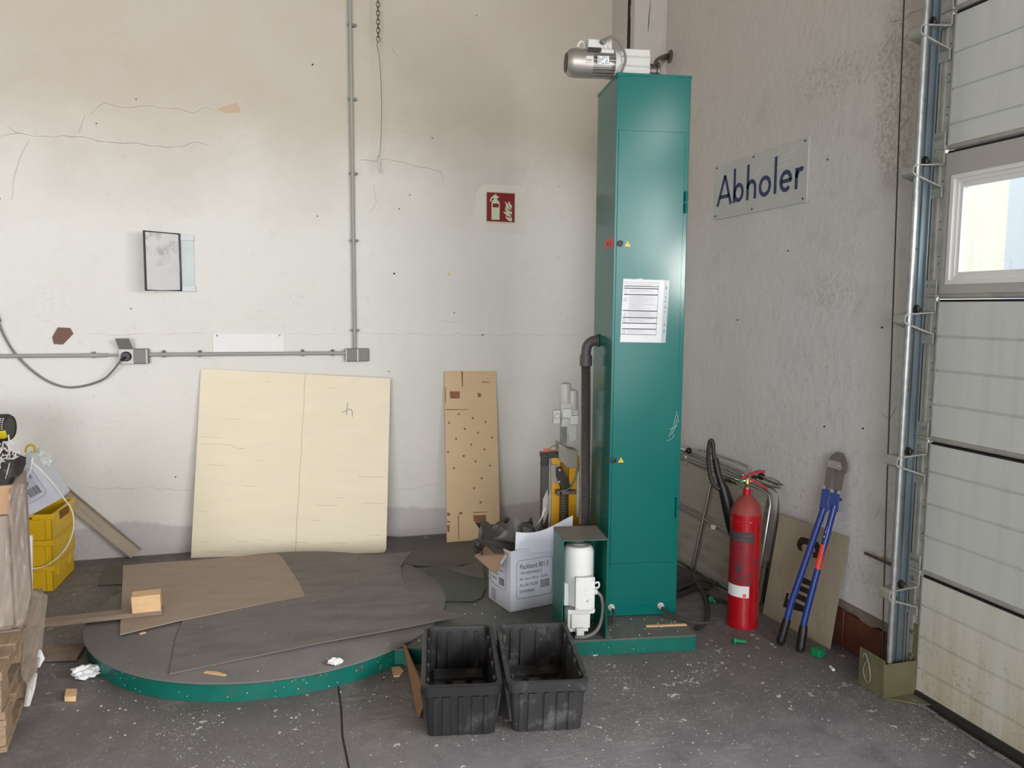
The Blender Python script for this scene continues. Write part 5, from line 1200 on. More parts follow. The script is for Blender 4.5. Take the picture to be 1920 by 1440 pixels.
MB().cyl(Vector((2.521, 4.061, 0.622))+N1*.012, Vector((2.524, 4.01, 0.62))+N1*.012, .010, n=10).cyl(Vector((2.524, 4.01, 0.62))+N1*.012, Vector((2.528, 3.964, 0.62))+N1*.012, .005, n=10).build('wing_nut', 'black', tp)
MB().prism([Vector((2.476, 4.119, 0.336))+N1*.012, Vector((2.481, 4.072, 0.341))+N1*.012, Vector((2.477, 4.076, 0.318))+N1*.012, Vector((2.474, 4.107, 0.313))+N1*.012], N1*.006).build('paint_crust', 'paper', tp)
tp2 = thing('perforated_trolley_panel', 'rear perforated steel trolley panel half hidden, nearest the wall', 'panel', (2.52, 4.1, 0))
N2 = planebasis((2.485, 4.348, -0.033), (2.541, 3.708, -0.017), (2.57, 3.904, 0.711))
MB().tube([(2.454, 4.727, -0.007), (2.542, 3.694, -0.021), (2.557, 3.662, 0.165), (2.585, 3.629, 0.575), (2.588, 3.641, 0.628), (2.584, 3.7, 0.648), (2.521, 4.456, 0.69), (2.489, 4.837, 0.706)], .008, n=10, closed=True).build('tube_frame', 'tube_grey', tp2)
perf([(2.452, 4.723, -0.032), (2.542, 3.705, -0.009), (2.587, 3.654, 0.628), (2.487, 4.829, 0.66)], 'perforated_sheet', tp2, .0125)
MB().tube([(2.528, 4.376, 0.694), (2.529, 4.392, 0.725), (2.532, 4.36, 0.741), (2.567, 3.955, 0.727), (2.57, 3.904, 0.711), (2.568, 3.888, 0.662)], .006, n=8, smooth=4).build('loop_handle', 'tube_grey', tp2)
latch(Vector((2.578, 3.805, 0.698))+N2*.012, Vector((2.595, 3.594, 0.685))+N2*.012, tp2)

# ------------------------------------------------------------------ loose boards on and around the turntable
ZD = .092
def sheet(pts, th, name, m, label, cat='board', **k):
    return tag(MB().prism(pts, (0, 0, th)).build(name, m, smooth=0, **k), label, cat)
MT['board_dark'] = mat('stained_dark_board', C(118, 111, 109), rough=.68, var=.1, vs=4, bump=.04, bs=60, patch=[(C(94, 92, 91), 3.2, .46, .60, .7), (C(128, 120, 116), 5, .6, .74, .6)], specks=[(C(215, 212, 208), 34, .12, .08)], stretch=(.7, 2.2, 1))
# big dark board with a curved cut-out, its far tip curling up
P_ = [(-0.462, 3.427, 0.093), (-0.479, 3.789, 0.093), (-0.473, 4.013, 0.093), (-0.308, 4.381, 0.093), (-0.035, 4.745, 0.093), (0.212, 4.782, 0.093), (0.499, 4.791, 0.093), (0.659, 4.769, 0.1), (0.776, 4.754, 0.112), (0.71, 4.669, 0.1), (0.663, 4.533, 0.095), (0.64, 4.372, 0.093), (0.636, 4.23, 0.093), (0.649, 4.091, 0.093), (0.683, 3.954, 0.093), (0.726, 3.812, 0.108), (0.831, 3.657, 0.118), (0.572, 3.608, 0.112), (0.152, 3.554, 0.102), (-0.188, 3.488, 0.095)]
mb = MB(); n = len(P_); mb.v = [Vector(p) for p in P_]+[Vector(p)+Vector((0, 0, .007)) for p in P_]
mb.f = [tuple(range(n))[::-1], tuple(range(n, 2*n))]+[(i, (i+1) % n, n+(i+1) % n, n+i) for i in range(n)]; mb.m = [0, 0]+[1]*n
bm_ = mb.build('cut_board', ['board_dark', 'rubber'], smooth=0)
tag(bm_, 'large dark grey board with curved cut-out lying on the green turntable', 'board')
sheet([(-0.73, 3.893, 0.101), (-0.898, 4.96, 0.101), (-0.464, 4.957, 0.101), (-0.038, 4.961, 0.101), (-0.004, 4.866, 0.101), (0.039, 4.622, 0.101), (0.079, 4.408, 0.101), (0.106, 4.174, 0.101), (-0.086, 4.125, 0.101), (-0.308, 4.059, 0.101), (-0.502, 3.993, 0.101)], .004, 'hardboard_sheet', 'hardboard', 'brown dusty hardboard sheet lying on top of the large dark board')
# batten with a pale block nailed on its end
q = [(-1.146, 4.197, 0.02), (-0.578, 4.034, 0.109)]
bt = thing('batten', 'weathered wooden batten resting on the hardboard with pale block on its end', 'batten', (-.9, 4.15, .02))
A1, B1 = Vector((-1.138, 4.076, 0.1)), Vector((-0.576, 4.09, 0.106))
dx = (B1-A1); sd = Vector((-dx.y, dx.x, 0)).normalized()*.075
MB().obx(A1, dx, sd, (0, 0, .024)).build('rail', 'beam', bt, bevel=.003)
e = B1-dx.normalized()*.128
e2 = dx.normalized()
MB().obx(e+Vector((-.004, -.012, .024)), e2*.130, sd*1.20+Vector((-.006, 0, 0)), (-.002, -.004, .085)).build('end_block', 'pine', bt, bevel=.004)
sheet([(-1.075, 3.918, 0.004), (-0.911, 3.885, 0.004), (-0.906, 4.049, 0.004), (-1.109, 4.086, 0.004)], .012, 'floor_plank', 'beam', 'short brown plank on the floor between pallet and turntable', 'plank')
tag(MB().obx((-0.87, 3.488, 0.001), (.045, -.012, 0), (-.012, .075, 0), (0, 0, .022)).build('wood_offcut', 'pine', bevel=.002), 'small wood offcut on the bare floor near the pallets', 'offcut')
def crumple(c, s, name, m, label, seed, cat='paper', flatn=.6):
    rnd = random.Random(seed); bm = bmesh.new(); bmesh.ops.create_icosphere(bm, subdivisions=3, radius=1)
    for v in bm.verts:
        k = .65+.5*rnd.random(); v.co = Vector((v.co.x*s[0]*k, v.co.y*s[1]*k, max(-.9, v.co.z)*s[2]*k))
    me = bpy.data.meshes.new(name); bm.to_mesh(me); bm.free(); me.materials.append(MT[m])
    zm = min(v.co.z for v in me.vertices)
    o = bpy.data.objects.new(name, me); col.objects.link(o); o.location = (c[0], c[1], c[2]-zm); FR[o.name] = Matrix.Translation(o.location)
    return tag(o, label, cat)
c = (-0.838, 3.7, 0)
crumple(c, (.060, .040, .030), 'crumpled_paper', 'paper', 'white crumpled paper on the floor left of the green turntable rim', 1)
c = (0.204, 3.342, 0.093)
crumple(c, (.032, .022, .014), 'paper_scrap', 'paper', 'small white scrap on the front edge of the dark turntable', 2)
def sliver(a, b, w, name, label, m='pine', th=.004, cat='splinter'):
    a, b = Vector(a), Vector(b); s = Vector((-(b-a).y, (b-a).x, 0)).normalized()*w
    return tag(MB().prism([a, b, b+s*.6, (a+b)/2+s*1.1, a+s*.8], (0, 0, th)).build(name, m, smooth=0), label, cat)
sliver((-0.328, 3.404, 0.093), (-0.24, 3.35, 0.093), .020, 'wood_splinter', 'pale wood splinter on the front of the turntable')
sliver((-0.645, 3.895, 0.093), (-0.622, 3.907, 0.093), .016, 'wood_splinter', 'tiny pale splinter beside the hardboard corner')
sliver((0.458, 3.438, 0.001), (0.455, 3.348, 0.001), .045, 'wood_splinter', 'pale wood chip on the floor beside the leaning slat', 'pine', .006)
# brown slat leaning on the left tote
s0, s1 = Vector((0.499, 2.981, 0.001)), Vector((0.529, 3.447, 0.001)); top0, top1 = s0+Vector((.035, .02, .075)), Vector((0.502, 3.493, 0.085))+Vector((.012, 0, .03))
sm = MB(); sm.prism([s0, s1, Vector((0.504, 3.507, 0.081)), Vector((0.515, 3.448, 0.1)), top0], (.007, .001, .001))
sm.build('leaning_slat', 'slat_brown', smooth=0)
tag(bpy.data.objects['leaning_slat'], 'thin brown slat leaning on edge against the left black tote', 'slat')

# rubber sheets behind the turntable
tag(MB().prism([(0.696, 5.465, 0.006), (1.077, 5.259, 0.006), (1.326, 5.194, 0.006), (1.203, 4.75, 0.006), (0.963, 4.686, 0.006), (0.761, 4.792, 0.006), (0.632, 5.024, 0.006)], (0, 0, .012)).build('rubber_mat', 'rubber', smooth=0), 'brown grey rubber sheet on the floor behind the turntable beside the narrow plywood', 'mat')
tag(MB().prism([(0.744, 4.525, 0.084), (0.912, 4.451, 0.084), (1.143, 4.5, 0.084), (1.064, 4.089, 0.084), (1.005, 3.963, 0.084), (0.946, 3.923, 0.084), (0.81, 3.968, 0.084), (0.828, 4.204, 0.084), (0.806, 4.392, 0.084)], (0, 0, .005)).build('rubber_mat', 'rubber_green', smooth=0), 'green grey rubber sheet with rounded corner behind the white carton', 'mat')
tag(MB().prism([(0.932, 4.427, 0.09), (1.154, 4.541, 0.09), (1.094, 4.232, 0.09), (0.995, 4.324, 0.09)], (0, 0, .004)).build('rubber_mat', 'rubber', smooth=0), 'small rubber offcut lying on the green grey sheet', 'mat')
tag(MB().prism([(-1.033, 4.939, 0.002), (-1.053, 5.298, 0.002), (-0.952, 5.271, 0.002), (-0.904, 4.923, 0.002)], (0, 0, .004)).build('rubber_mat', 'rubber', smooth=0), 'thin grey rubber flap on the floor left of the hardboard sheet', 'mat')

# ------------------------------------------------------------------ leaning plywood
def board4(c, th, name, m, me_, label, inward=(0, -1, 0)):
    c = [Vector(x) for x in c]; n = (c[1]-c[0]).cross(c[3]-c[0]).normalized()
    if n.dot(Vector(inward)) < 0: n = -n
    t = thing(name, label, 'board', tuple(c[0]))
    mb = MB(); K_ = 10; w_ = K_+1
    g_ = [(c[0].lerp(c[1], i/K_)).lerp(c[3].lerp(c[2], i/K_), j/K_) for j in range(w_) for i in range(w_)]
    N_ = len(g_); mb.v = g_+[x-n*th for x in g_]
    for j in range(K_):
        for i in range(K_):
            q_ = (j*w_+i, j*w_+i+1, (j+1)*w_+i+1, (j+1)*w_+i); mb.f += [q_, tuple(N_+k for k in q_[::-1])]; mb.m += [0, 0]
    rim_ = [i for i in range(w_)]+[j*w_+K_ for j in range(1, w_)]+[K_*w_+i for i in range(K_-1, -1, -1)]+[j*w_ for j in range(K_-1, 0, -1)]
    for a_, b_ in zip(rim_, rim_[1:]+rim_[:1]): mb.f.append((a_, N_+a_, N_+b_, b_)); mb.m.append(1)
    mb.build('panel', [m, me_], t, smooth=0)
    return t, n, c
c = [(-0.571, 5.348, 0.001), (0.654, 5.14, 0.001), (0.724, 5.4, 1.133), (-0.487, 5.462, 1.213)]
pw, n_, pc_ = board4(c, .012, 'plywood_sheet', 'ply', 'ply_edge', 'large pale square plywood sheet leaning on the wall behind the turntable')
def on(c, u, v, off=.0006): return (c[0].lerp(c[1], u)).lerp(c[3].lerp(c[2], u), v)
seam = MB(); 
for k in range(12):
    v0_, v1_ = k/12, (k+1)/12; u0 = .524+.012*v0_+.0018*math.sin(k*2.1); u1 = .524+.012*v1_+.0018*math.sin((k+1)*2.1)
    seam.add([on(pc_, u0, v0_)+n_*.0008, on(pc_, u0+.005, v0_)+n_*.0008, on(pc_, u1+.005, v1_)+n_*.0008, on(pc_, u1, v1_)+n_*.0008], [(0, 1, 2, 3)])
seam.build('veneer_seam', mat('greyish_veneer_joint', C(212, 200, 170), rough=.8), pw, fix=False)
mb = MB(); rnd = random.Random(8)
for (u, v, L_, vert) in ((.02, .64, .10, 0), (.02, .60, .17, 0), (.18, .585, .06, 0), (.06, .49, .09, 0), (.03, .245, .05, 0), (.05, .085, .04, 0), (.22, .08, .06, 0), (.08, .03, .12, 0), (.35, .085, .06, 0), (.50, .07, .08, 0),
                         (.62, .27, .12, 0), (.86, .28, .12, 0), (.84, .43, .13, 0), (.72, .31, .05, 0), (.30, .52, .04, 0), (.12, .74, .08, 0), (.60, .19, .05, 0), (.24, .38, .06, 0), (.90, .10, .07, 0), (.70, .06, .09, 0), (.66, .93, .05, 0), (.33, .95, .03, 0)):
    a = on(pc_, u, v)+n_*.0008; b = on(pc_, min(.99, u+L_), v-.004)+n_*.0008; m_ = a.lerp(b, .5)+Vector((0, 0, rnd.uniform(-.004, .004)))
    for p, q in ((a, m_), (m_, b)):
        mb.add([p, q, q+Vector((0, 0, .0022)), p+Vector((0, 0, .0018))], [(0, 1, 2, 3)])
mb.build('grain_tear', mat('dark_grain_tear', C(198, 178, 144), rough=.9, var=.2, vs=30), pw, fix=False)
mb = MB()
for hp_ in ([(.770, .848), (.768, .812), (.764, .778)], [(.740, .795), (.752, .798), (.767, .806), (.780, .812), (.793, .806), (.798, .785), (.796, .768)]):
    mb.tube([tuple(on(pc_, *p)+n_*.0012) for p in hp_], .0026, n=5, smooth=3)
mb.build('pencil_mark', mat('bluish_crayon', C(150, 152, 158), rough=.8), pw)

c = [(1.076, 5.202, 0.019), (1.456, 5.206, 0.019), (1.487, 5.462, 1.168), (1.11, 5.462, 1.173)]
p2, n2, c2 = board4(c, .015, 'plywood_offcut', 'ply2', 'ply_edge', 'narrow knotty plywood offcut leaning upright on the wall left of the machine')
mb = MB()
for (x, y) in ((862,778),(888,786),(844,794),(912,794),(873,806),(898,814),(857,824),(924,824),(885,836),(842,848),(910,846),(871,857),(893,868),(853,879),(920,877),(904,900),(890,918),(902,945)):
    u = (x-(835+(y-696)*.016))/98.0; v = 1-(y-696)/318.0
    q = on(c2, min(.96, max(.04, u)), v)+n2*.0006
    mb.lathe([(.0005, 0), (.0085, 0), (.0005, .0004)], q, n2, n=8)
mb.build('knot', 'knot', p2)
mb = MB()
for (x0_, y0_, x1_, y1_) in ((845,734,864,748),(833,726,838,755),(897,738,904,746),(838,960,846,966),(862,960,868,965),(888,962,914,964),(838,975,846,978),(838,982,845,995),(888,968,912,980),(892,976,908,984),(867,696,870,726),(860,966,862,1012),(905,716,921,718),(838,768,880,770)):
    def qq(x, y):
        u = (x-(835+(y-696)*.016))/98.0; v = 1-(y-696)/318.0
        return on(c2, min(.99, max(.01, u)), v)+n2*.0007
    mb.add([qq(x0_, y0_), qq(x1_, y0_+1), qq(x1_, y1_), qq(x0_+1, y1_)], [(0, 1, 2, 3)])
mb.build('torn_patch', 'patch', p2, fix=False)

# ------------------------------------------------------------------ white carton with printed sides
BX = Vector((1.102, 3.74, 0.08)); RZ = R(13)
ex = Vector((math.cos(RZ), math.sin(RZ), 0)); ey = Vector((-math.sin(RZ), math.cos(RZ), 0))
ct = thing('packing_carton', 'open white carton printed Packband standing beside the motor hood', 'carton', tuple(BX), RZ)
CW, CD, CH = .335, .235, .315
def K(x, y, z): return (x, y, z)
def CB(mb, name, m, **k): return mb.build(name, m, ct, world=False, **k)
t_ = .004
bod = MB()
# slightly bulging walls
def wall(a, b, h0, h1, bul, nrm, n=8):
    a, b, nrm = Vector(a), Vector(b), Vector(nrm); vs = []; 
    for j in range(n+1):
        for i in range(n+1):
            u, v = i/n, j/n; p = a.lerp(b, u)+Vector((0, 0, (h0+(h1-h0)*u)*v)); p += nrm*(bul*math.sin(math.pi*u)*math.sin(math.pi*min(1, v*.8+.1)))
            vs.append(p)
    fs = [(j*(n+1)+i, j*(n+1)+i+1, (j+1)*(n+1)+i+1, (j+1)*(n+1)+i) for j in range(n) for i in range(n)]
    m_ = len(vs); vs += [v-nrm*t_ for v in vs]; fs += [tuple(m_+i for i in f[::-1]) for f in fs]
    bod.add(vs, fs)
wall((0, 0, 0), (CW, 0, 0), CH, CH+.02, .010, (0, -1, 0)); wall((0, CD, 0), (0, 0, 0), CH-.01, CH, .008, (-1, 0, 0))
wall((CW, 0, 0), (CW, CD, 0), CH+.02, CH, .004, (1, 0, 0)); wall((CW, CD, 0), (0, CD, 0), CH, CH-.01, .004, (0, 1, 0))
bod.bx(0, CW, 0, CD, 0, .004)
CB(bod, 'body', 'carton', smooth=50, fix=False)
flp = MB()      # front flap standing up behind the front wall, curved top
n = 10; vs = []
for i in range(n+1):
    u = i/n; x = .035+u*(CW-.02); y = .010-.03*math.sin(u*2.2)-.02*u; zt_ = CH+.095+.045*u*u-.012*math.sin(u*5)
    vs += [(x, y+.006, CH-.02), (x, y, zt_), (x, y+.010, CH-.02), (x, y+.004, zt_)]
fs = []
for i in range(n):
    a, b = 4*i, 4*(i+1); fs += [(a, b, b+1, a+1), (a+2, a+3, b+3, b+2), (a+1, b+1, b+3, a+3)]
flp.add(vs, fs); CB(flp, 'standing_flap', 'carton', smooth=40)
CB(MB().prism([K(-.004, .205, CH-.005), K(-.004, .02, CH-.02), K(-.085, .005, CH-.105), K(-.105, .20, CH-.065)], (0, 0, .004)), 'folded_flap', 'carton_in', smooth=0)
CB(MB().prism([K(-.012, .03, CH-.0195), K(-.012, .015, CH-.021), K(-.050, .010, CH-.062), K(-.050, .028, CH-.060)], (-.001, 0, .003)), 'flap_tape', 'carton_tape', smooth=0)
CB(MB().bx(-.0095, -.008, .150, .185, .015, .075), 'tape', 'carton_tape', smooth=0)
def frontp(mb, o, xd, nrm, bulge, L_, items, H_):
    """print on a bulging wall: geometry is laid on the wall surface point by point"""
    pass
def onwall(side, u, z, lift=.0012):
    if side == 'f':
        x = u; hh = CH+.02*x/CW; v = z/hh; return Vector((x, -(.010*math.sin(math.pi*x/CW)*math.sin(math.pi*min(1, v*.8+.1)))-lift, z))
    y = CD-u; v = z/CH; return Vector((-(.008*math.sin(math.pi*u/CD)*math.sin(math.pi*min(1, v*.8+.1)))-lift, y, z))
def label_print(side, u0, u1, z0, z1, lines, bar):
    mb = MB(); r_ = .022; pts = []
    for (cx__, cz, a0) in ((u1-r_, z1-r_, 0), (u0+r_, z1-r_, 90), (u0+r_, z0+r_, 180), (u1-r_, z0+r_, 270)):
        for j in range(5): pts.append((cx__+r_*math.cos(R(a0+j*22.5)), cz+r_*math.sin(R(a0+j*22.5))))
    full = []
    for i in range(len(pts)):
        a, b = pts[i], pts[(i+1) % len(pts)]; k = max(1, int(math.hypot(b[0]-a[0], b[1]-a[1])/.02))
        full += [(a[0]+(b[0]-a[0])*j/k, a[1]+(b[1]-a[1])*j/k) for j in range(k)]
    mb.tube([tuple(onwall(side, *p)) for p in full], .0009, n=4, closed=True)
    for s, uu, zz_, h_, w_ in lines:
        vs, fs = text_geo(s, w_, h_/.7); mb.add([onwall(side, uu+v.x, zz_+v.y) for v in vs], fs)
    bu0, bu1, bz0, bz1 = bar; rnd = random.Random(6); u = bu0
    while u < bu1:
        w_ = rnd.uniform(.0012, .0042); mb.add([onwall(side, u, bz0), onwall(side, min(u+w_, bu1), bz0), onwall(side, min(u+w_, bu1), bz1), onwall(side, u, bz1)], [(0, 1, 2, 3)]); u += w_+rnd.uniform(.0012, .003)
    CB(mb, 'printed_label', 'ink_dark', smooth=0, fix=False)
label_print('f', .032, .246, .062, .262, [('Packband 801 E', .052, .216, .026, .168), ('TRANSPARENT', .052, .188, .0140, .128), ('48  mm x 50 m   36 Rll.', .050, .158, .0135, .166), ('Art.-Nr.718.387', .050, .124, .0175, .108), ('25/43098/60', .050, .092, .0145, .086)], (.172, .226, .104, .146))
label_print('l', .020, .195, .100, .262, [('Packband 801 E', .034, .218, .018, .140), ('48 mm x 50 m 36 Rll.', .034, .186, .011, .135), ('Art.-Nr.718.387', .034, .158, .013, .084), ('25/43098/60', .034, .130, .011, .070)], (.130, .178, .116, .156))
# black foil bulging out of the carton
rnd = random.Random(12); gx_, gy_ = 18, 10; vs = []; 
def jag(u): return .055*abs(math.sin(u*7.3+.4))+.03*abs(math.sin(u*17+1))
film = MB()
for j in range(gy_+1):
    for i in range(gx_+1):
        u, v = i/gx_, j/gy_
        x = -.13+u*.42+rnd.uniform(-.006, .006); y = CD*.55+.05*math.sin(u*6)+.05*v+rnd.uniform(-.012, .012)
        z = .20+v*(.165+jag(u)*(1 if v > .5 else .3)-.04*abs(u-.45)) + rnd.uniform(-.006, .006)
        if u < .12: z = CH-.03+v*.02-.25*(u-.12)*0
        vs.append((x, y, z))
fs = [(j*(gx_+1)+i, j*(gx_+1)+i+1, (j+1)*(gx_+1)+i+1, (j+1)*(gx_+1)+i) for j in range(gy_) for i in range(gx_)]
film.add(vs, fs)
film.prism([(.0, .13, CH-.02), (-.13, .12, CH+.05), (-.16, .11, CH+.048), (-.105, .10, CH+.028), (-.07, .05, CH-.01), (.10, .04, CH-.05), (.2, .12, CH-.04)], (0, .006, .004))
film.prism([(.0, .23, CH-.02), (-.08, .24, CH+.10), (-.02, .23, CH+.085), (.03, .23, CH+.075), (.10, .22, CH+.115), (.115, .22, CH+.10), (.14, .23, CH+.065), (.24, .24, CH+.06), (.27, .25, CH+.085), (.30, .26, CH-.03)], (0, .006, .004))
fo = film.build('foil_scraps', 'film_black', ct, world=False, smooth=30, fix=False)
fo.parent = None; fo.matrix_world = FR[ct.name]; 
tag(fo, 'torn black foil scraps sticking out of the open white carton', 'foil')
mb = MB(); rnd = random.Random(3)
for k in range(7):
    a0 = (.20+.012*k, .20, CH-.04); mb.tube([a0, (.27+.012*k, .21, CH+.04+.01*k), (.315+.006*k, .215, CH+.10+.012*k), (.325+.004*k, .22, CH+.19+.008*k)], .0014, n=4, smooth=4)
so = mb.build('strap_ends', 'white_net', ct, world=False); so.parent = None; so.matrix_world = FR[ct.name]
tag(so, 'thin pale strap ends poking up from the white carton', 'strap')

# ------------------------------------------------------------------ black totes
def rr(x0, x1, y0, y1, r, z, n=5):
    out = []
    for cx__, cy__, a0 in ((x1-r, y1-r, 0), (x0+r, y1-r, 90), (x0+r, y0+r, 180), (x1-r, y0+r, 270)):
        for j in range(n): out.append((cx__+r*math.cos(R(a0+90*j/(n-1))), cy__+r*math.sin(R(a0+90*j/(n-1))), z))
    return out
def tote(loc, rz, label, m, H=.205, Wd=.305, Ln=.575):
    t = thing('plastic_tote', label, 'crate', loc, rz, group='black totes on the floor')
    def T(mb, name, mm=m, par=t, **k): return mb.build(name, mm, par, world=False, **k)
    loops = [rr(.024, Wd-.024, .024, Ln-.024, .02, .0), rr(.012, Wd-.012, .012, Ln-.012, .03, H-.045), rr(.0, Wd, .0, Ln, .035, H-.040), rr(-.002, Wd+.002, -.002, Ln+.002, .035, H-.004), rr(.003, Wd-.003, .003, Ln-.003, .035, H), rr(.016, Wd-.016, .016, Ln-.016, .028, H), rr(.018, Wd-.018, .018, Ln-.018, .026, H-.010), rr(.030, Wd-.030, .030, Ln-.030, .015, .012)]
    mb = MB(); n = len(loops[0]); vs = [v for l in loops for v in l]; fs = [tuple(range(n))[::-1]]
    for k in range(len(loops)-1): fs += [(k*n+i, k*n+(i+1) % n, (k+1)*n+(i+1) % n, (k+1)*n+i) for i in range(n)]
    fs.append(tuple(range((len(loops)-1)*n, len(loops)*n))); mb.add(vs, fs); T(mb, 'shell', smooth=50)
    rib = None
    def slope(z): return .024-.012*z/(H-.045)
    xs = [.055, .095, .150, .205, .245] 
    for x in xs:
        w_ = .010 if x not in (.095, .205) else .016
        zz_ = H-.046
        for yb, sg in ((0, 1), (Ln, -1)):
            y0, y1 = (slope(0), slope(zz_)) if sg > 0 else (Ln-slope(0), Ln-slope(zz_))
            T(MB().hexa([(x-w_, y0-.007*sg, .004), (x+w_, y0-.007*sg, .004), (x+w_, y0+.002*sg, .004), (x-w_, y0+.002*sg, .004), (x-w_*.8, y1-.009*sg, zz_), (x+w_*.8, y1-.009*sg, zz_), (x+w_*.8, y1+.002*sg, zz_), (x-w_*.8, y1+.002*sg, zz_)]), 'outer_rib', bevel=.001)
    for y in [.07+.062*k for k in range(8)]:
        zz_ = H-.046
        for sg in (1, -1):
            x0, x1 = (slope(0), slope(zz_)) if sg > 0 else (Wd-slope(0), Wd-slope(zz_))
            T(MB().hexa([(x0-.008*sg, y-.008, .02), (x0+.002*sg, y-.008, .02), (x0+.002*sg, y+.008, .02), (x0-.008*sg, y+.008, .02), (x1-.016*sg, y-.007, zz_), (x1+.002*sg, y-.007, zz_), (x1+.002*sg, y+.007, zz_), (x1-.016*sg, y+.007, zz_)]), 'outer_rib')
            T(MB().bx(min(Wd/2-sg*(Wd/2-.020), Wd/2-sg*(Wd/2-.030)), max(Wd/2-sg*(Wd/2-.020), Wd/2-sg*(Wd/2-.030)), y-.012, y+.012, H-.028, H-.002), 'stacking_lug') if int(round((y-.07)/.062)) % 2 == 0 else None
    for x in (.07, .115, .185, .235):     # ribs showing inside the far and near end walls
        T(MB().hexa([(x-.010, Ln-.040, .02), (x+.010, Ln-.040, .02), (x+.010, Ln-.028, .02), (x-.010, Ln-.028, .02), (x-.008, Ln-.026, H-.02), (x+.008, Ln-.026, H-.02), (x+.008, Ln-.016, H-.02), (x-.008, Ln-.016, H-.02)]), 'inner_rib')
    fl = MB(); z = .0122       # raised pads of the bottom grid
    for a, b, c_, d_ in ((.045, .26, .43, .52), (.045, .095, .30, .395), (.122, .182, .27, .40), (.210, .262, .30, .395), (.045, .095, .175, .27), (.210, .262, .175, .27), (.122, .182, .17, .235), (.045, .26, .055, .140)):
        fl.bx(a, b, c_, d_, z, z+.020)
    fl.cyl((.152, .335, .032), (.152, .335, .037), .035, n=20)
    T(fl, 'bottom_pad', 'tote_dusty', bevel=.002)
    return t
tote((.484, 2.815, .001), R(-11), 'left black ribbed plastic tote, cleaner, beside the brown slat', 'tote')
tote((.805, 2.760, .001), R(-11), 'right black plastic tote with grey dust crust along its foot', 'tote_dusty', Wd=.315)
bpy.data.objects['plastic_tote'].pop('group', None) if False else None

# ------------------------------------------------------------------ yellow crates, tilted carton and channel strip at the left
def crate(loc, rz, label, H=.150, Wd=.42, Ln=.385):
    t = thing('yellow_crate', label, 'crate', loc, rz)
    def T(mb, name, mm='yellow', **k): return mb.build(name, mm, t, world=False, **k)
    mb = MB(); a = .006
    # open box, corner at the right front (x from -Wd to 0, y from 0 to Ln)
    mb.bx(-Wd, 0, 0, .006, 0, H-.028).bx(-Wd, 0, Ln-.006, Ln, 0, H-.028).bx(-Wd, -Wd+.006, 0, Ln, 0, H-.028).bx(-.006, 0, 0, Ln, 0, H-.028).bx(-Wd, 0, 0, Ln, 0, .006)
    T(mb, 'body', bevel=.001)
    rim = MB().bx(-Wd-.006, .006, -.007, .006, H-.030, H).bx(-Wd-.006, .006, Ln-.006, Ln+.007, H-.030, H).bx(-Wd-.006, -Wd+.006, .006, Ln-.006, H-.030, H).bx(-.006, .007, .006, .10, H-.030, H).bx(-.006, .007, .10, Ln-.10, H-.012, H).bx(-.006, .007, Ln-.10, Ln-.006, H-.030, H)
    T(rim, 'rim', bevel=.002)
    for y0_, y1_ in ((.065, .100), (Ln-.105, Ln-.070)): T(MB().bx(-.001, .010, y0_, y1_, H-.075, H-.028), 'grip_post', bevel=.002)
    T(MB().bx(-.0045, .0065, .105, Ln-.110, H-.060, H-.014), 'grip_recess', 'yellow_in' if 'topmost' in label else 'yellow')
    for x0_ in (-.032, -.118): T(MB().bx(x0_, x0_+.010, -.006, .0, .004, H-.03), 'corner_rib', bevel=.001)
    T(MB().bx(-.090, -.045, -.0105, -.006, H-.026, H-.010), 'label_slot', 'yellow', bevel=.001)
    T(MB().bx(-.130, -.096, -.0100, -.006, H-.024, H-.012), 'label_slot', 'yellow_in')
    T(MB().bx(-.085, -.030, -.0025, .0, .035, .038).bx(-.085, -.030, -.0025, .0, .100, .102), 'mould_line')
    return t
crate((-1.250, 4.905, .001), R(-3), 'lowest yellow plastic crate of the stack behind the pallets')
crate((-1.246, 4.895, .150), R(-4), 'middle yellow plastic crate of the stack behind the pallets')
crate((-1.240, 4.890, .300), R(-4), 'topmost yellow plastic crate, holding the tilted white carton')
# tilted carton 801 E
tc_ = thing('tilted_carton', 'white carton printed 801 E tipped into the topmost yellow crate', 'carton', (-1.4, 4.93, .36))
a, b, c_ = Vector((-1.202, 4.93, 0.523)), Vector((-1.372, 4.93, 0.775)), Vector((-1.382, 4.93, 0.425))
dx_ = (c_-a); dx_ = dx_.normalized(); dz_ = (b-a); dz_ = (dz_-dx_*dz_.dot(dx_)); Hh = dz_.length; dz_.normalize()
dy_ = dx_.cross(dz_); dy_ = dy_ if dy_.y > 0 else -dy_
MB().obx(a, dx_*.34, dz_*Hh, dy_*.22).build('body', 'carton', tc_, bevel=.002)
MB().obx(a+dz_*.012-dy_*.0+dx_*.0+Vector((.0006, 0, 0)), -dx_*.001, dz_*(Hh-.02), dy_*.21).build('side_face', 'rubber' if False else 'carton', tc_, smooth=0)
o_ = a+dx_*.32; lx = -dx_; mb = MB()
def tl(x, z): return o_+lx*x+dz_*z-dy_*.0008
k_ = Hh
pts = []; u0, u1, z0_, z1_, r_ = .02, .285, Hh*.20, Hh*.78, .03
for (cx__, cz, a0) in ((u1-r_, z1_-r_, 0), (u0+r_, z1_-r_, 90), (u0+r_, z0_+r_, 180), (u1-r_, z0_+r_, 270)):
    for j in range(5): pts.append(tuple(tl(cx__+r_*math.cos(R(a0+j*22.5)), cz+r_*math.sin(R(a0+j*22.5)))))
mb.tube(pts, .0010, n=4, closed=True)
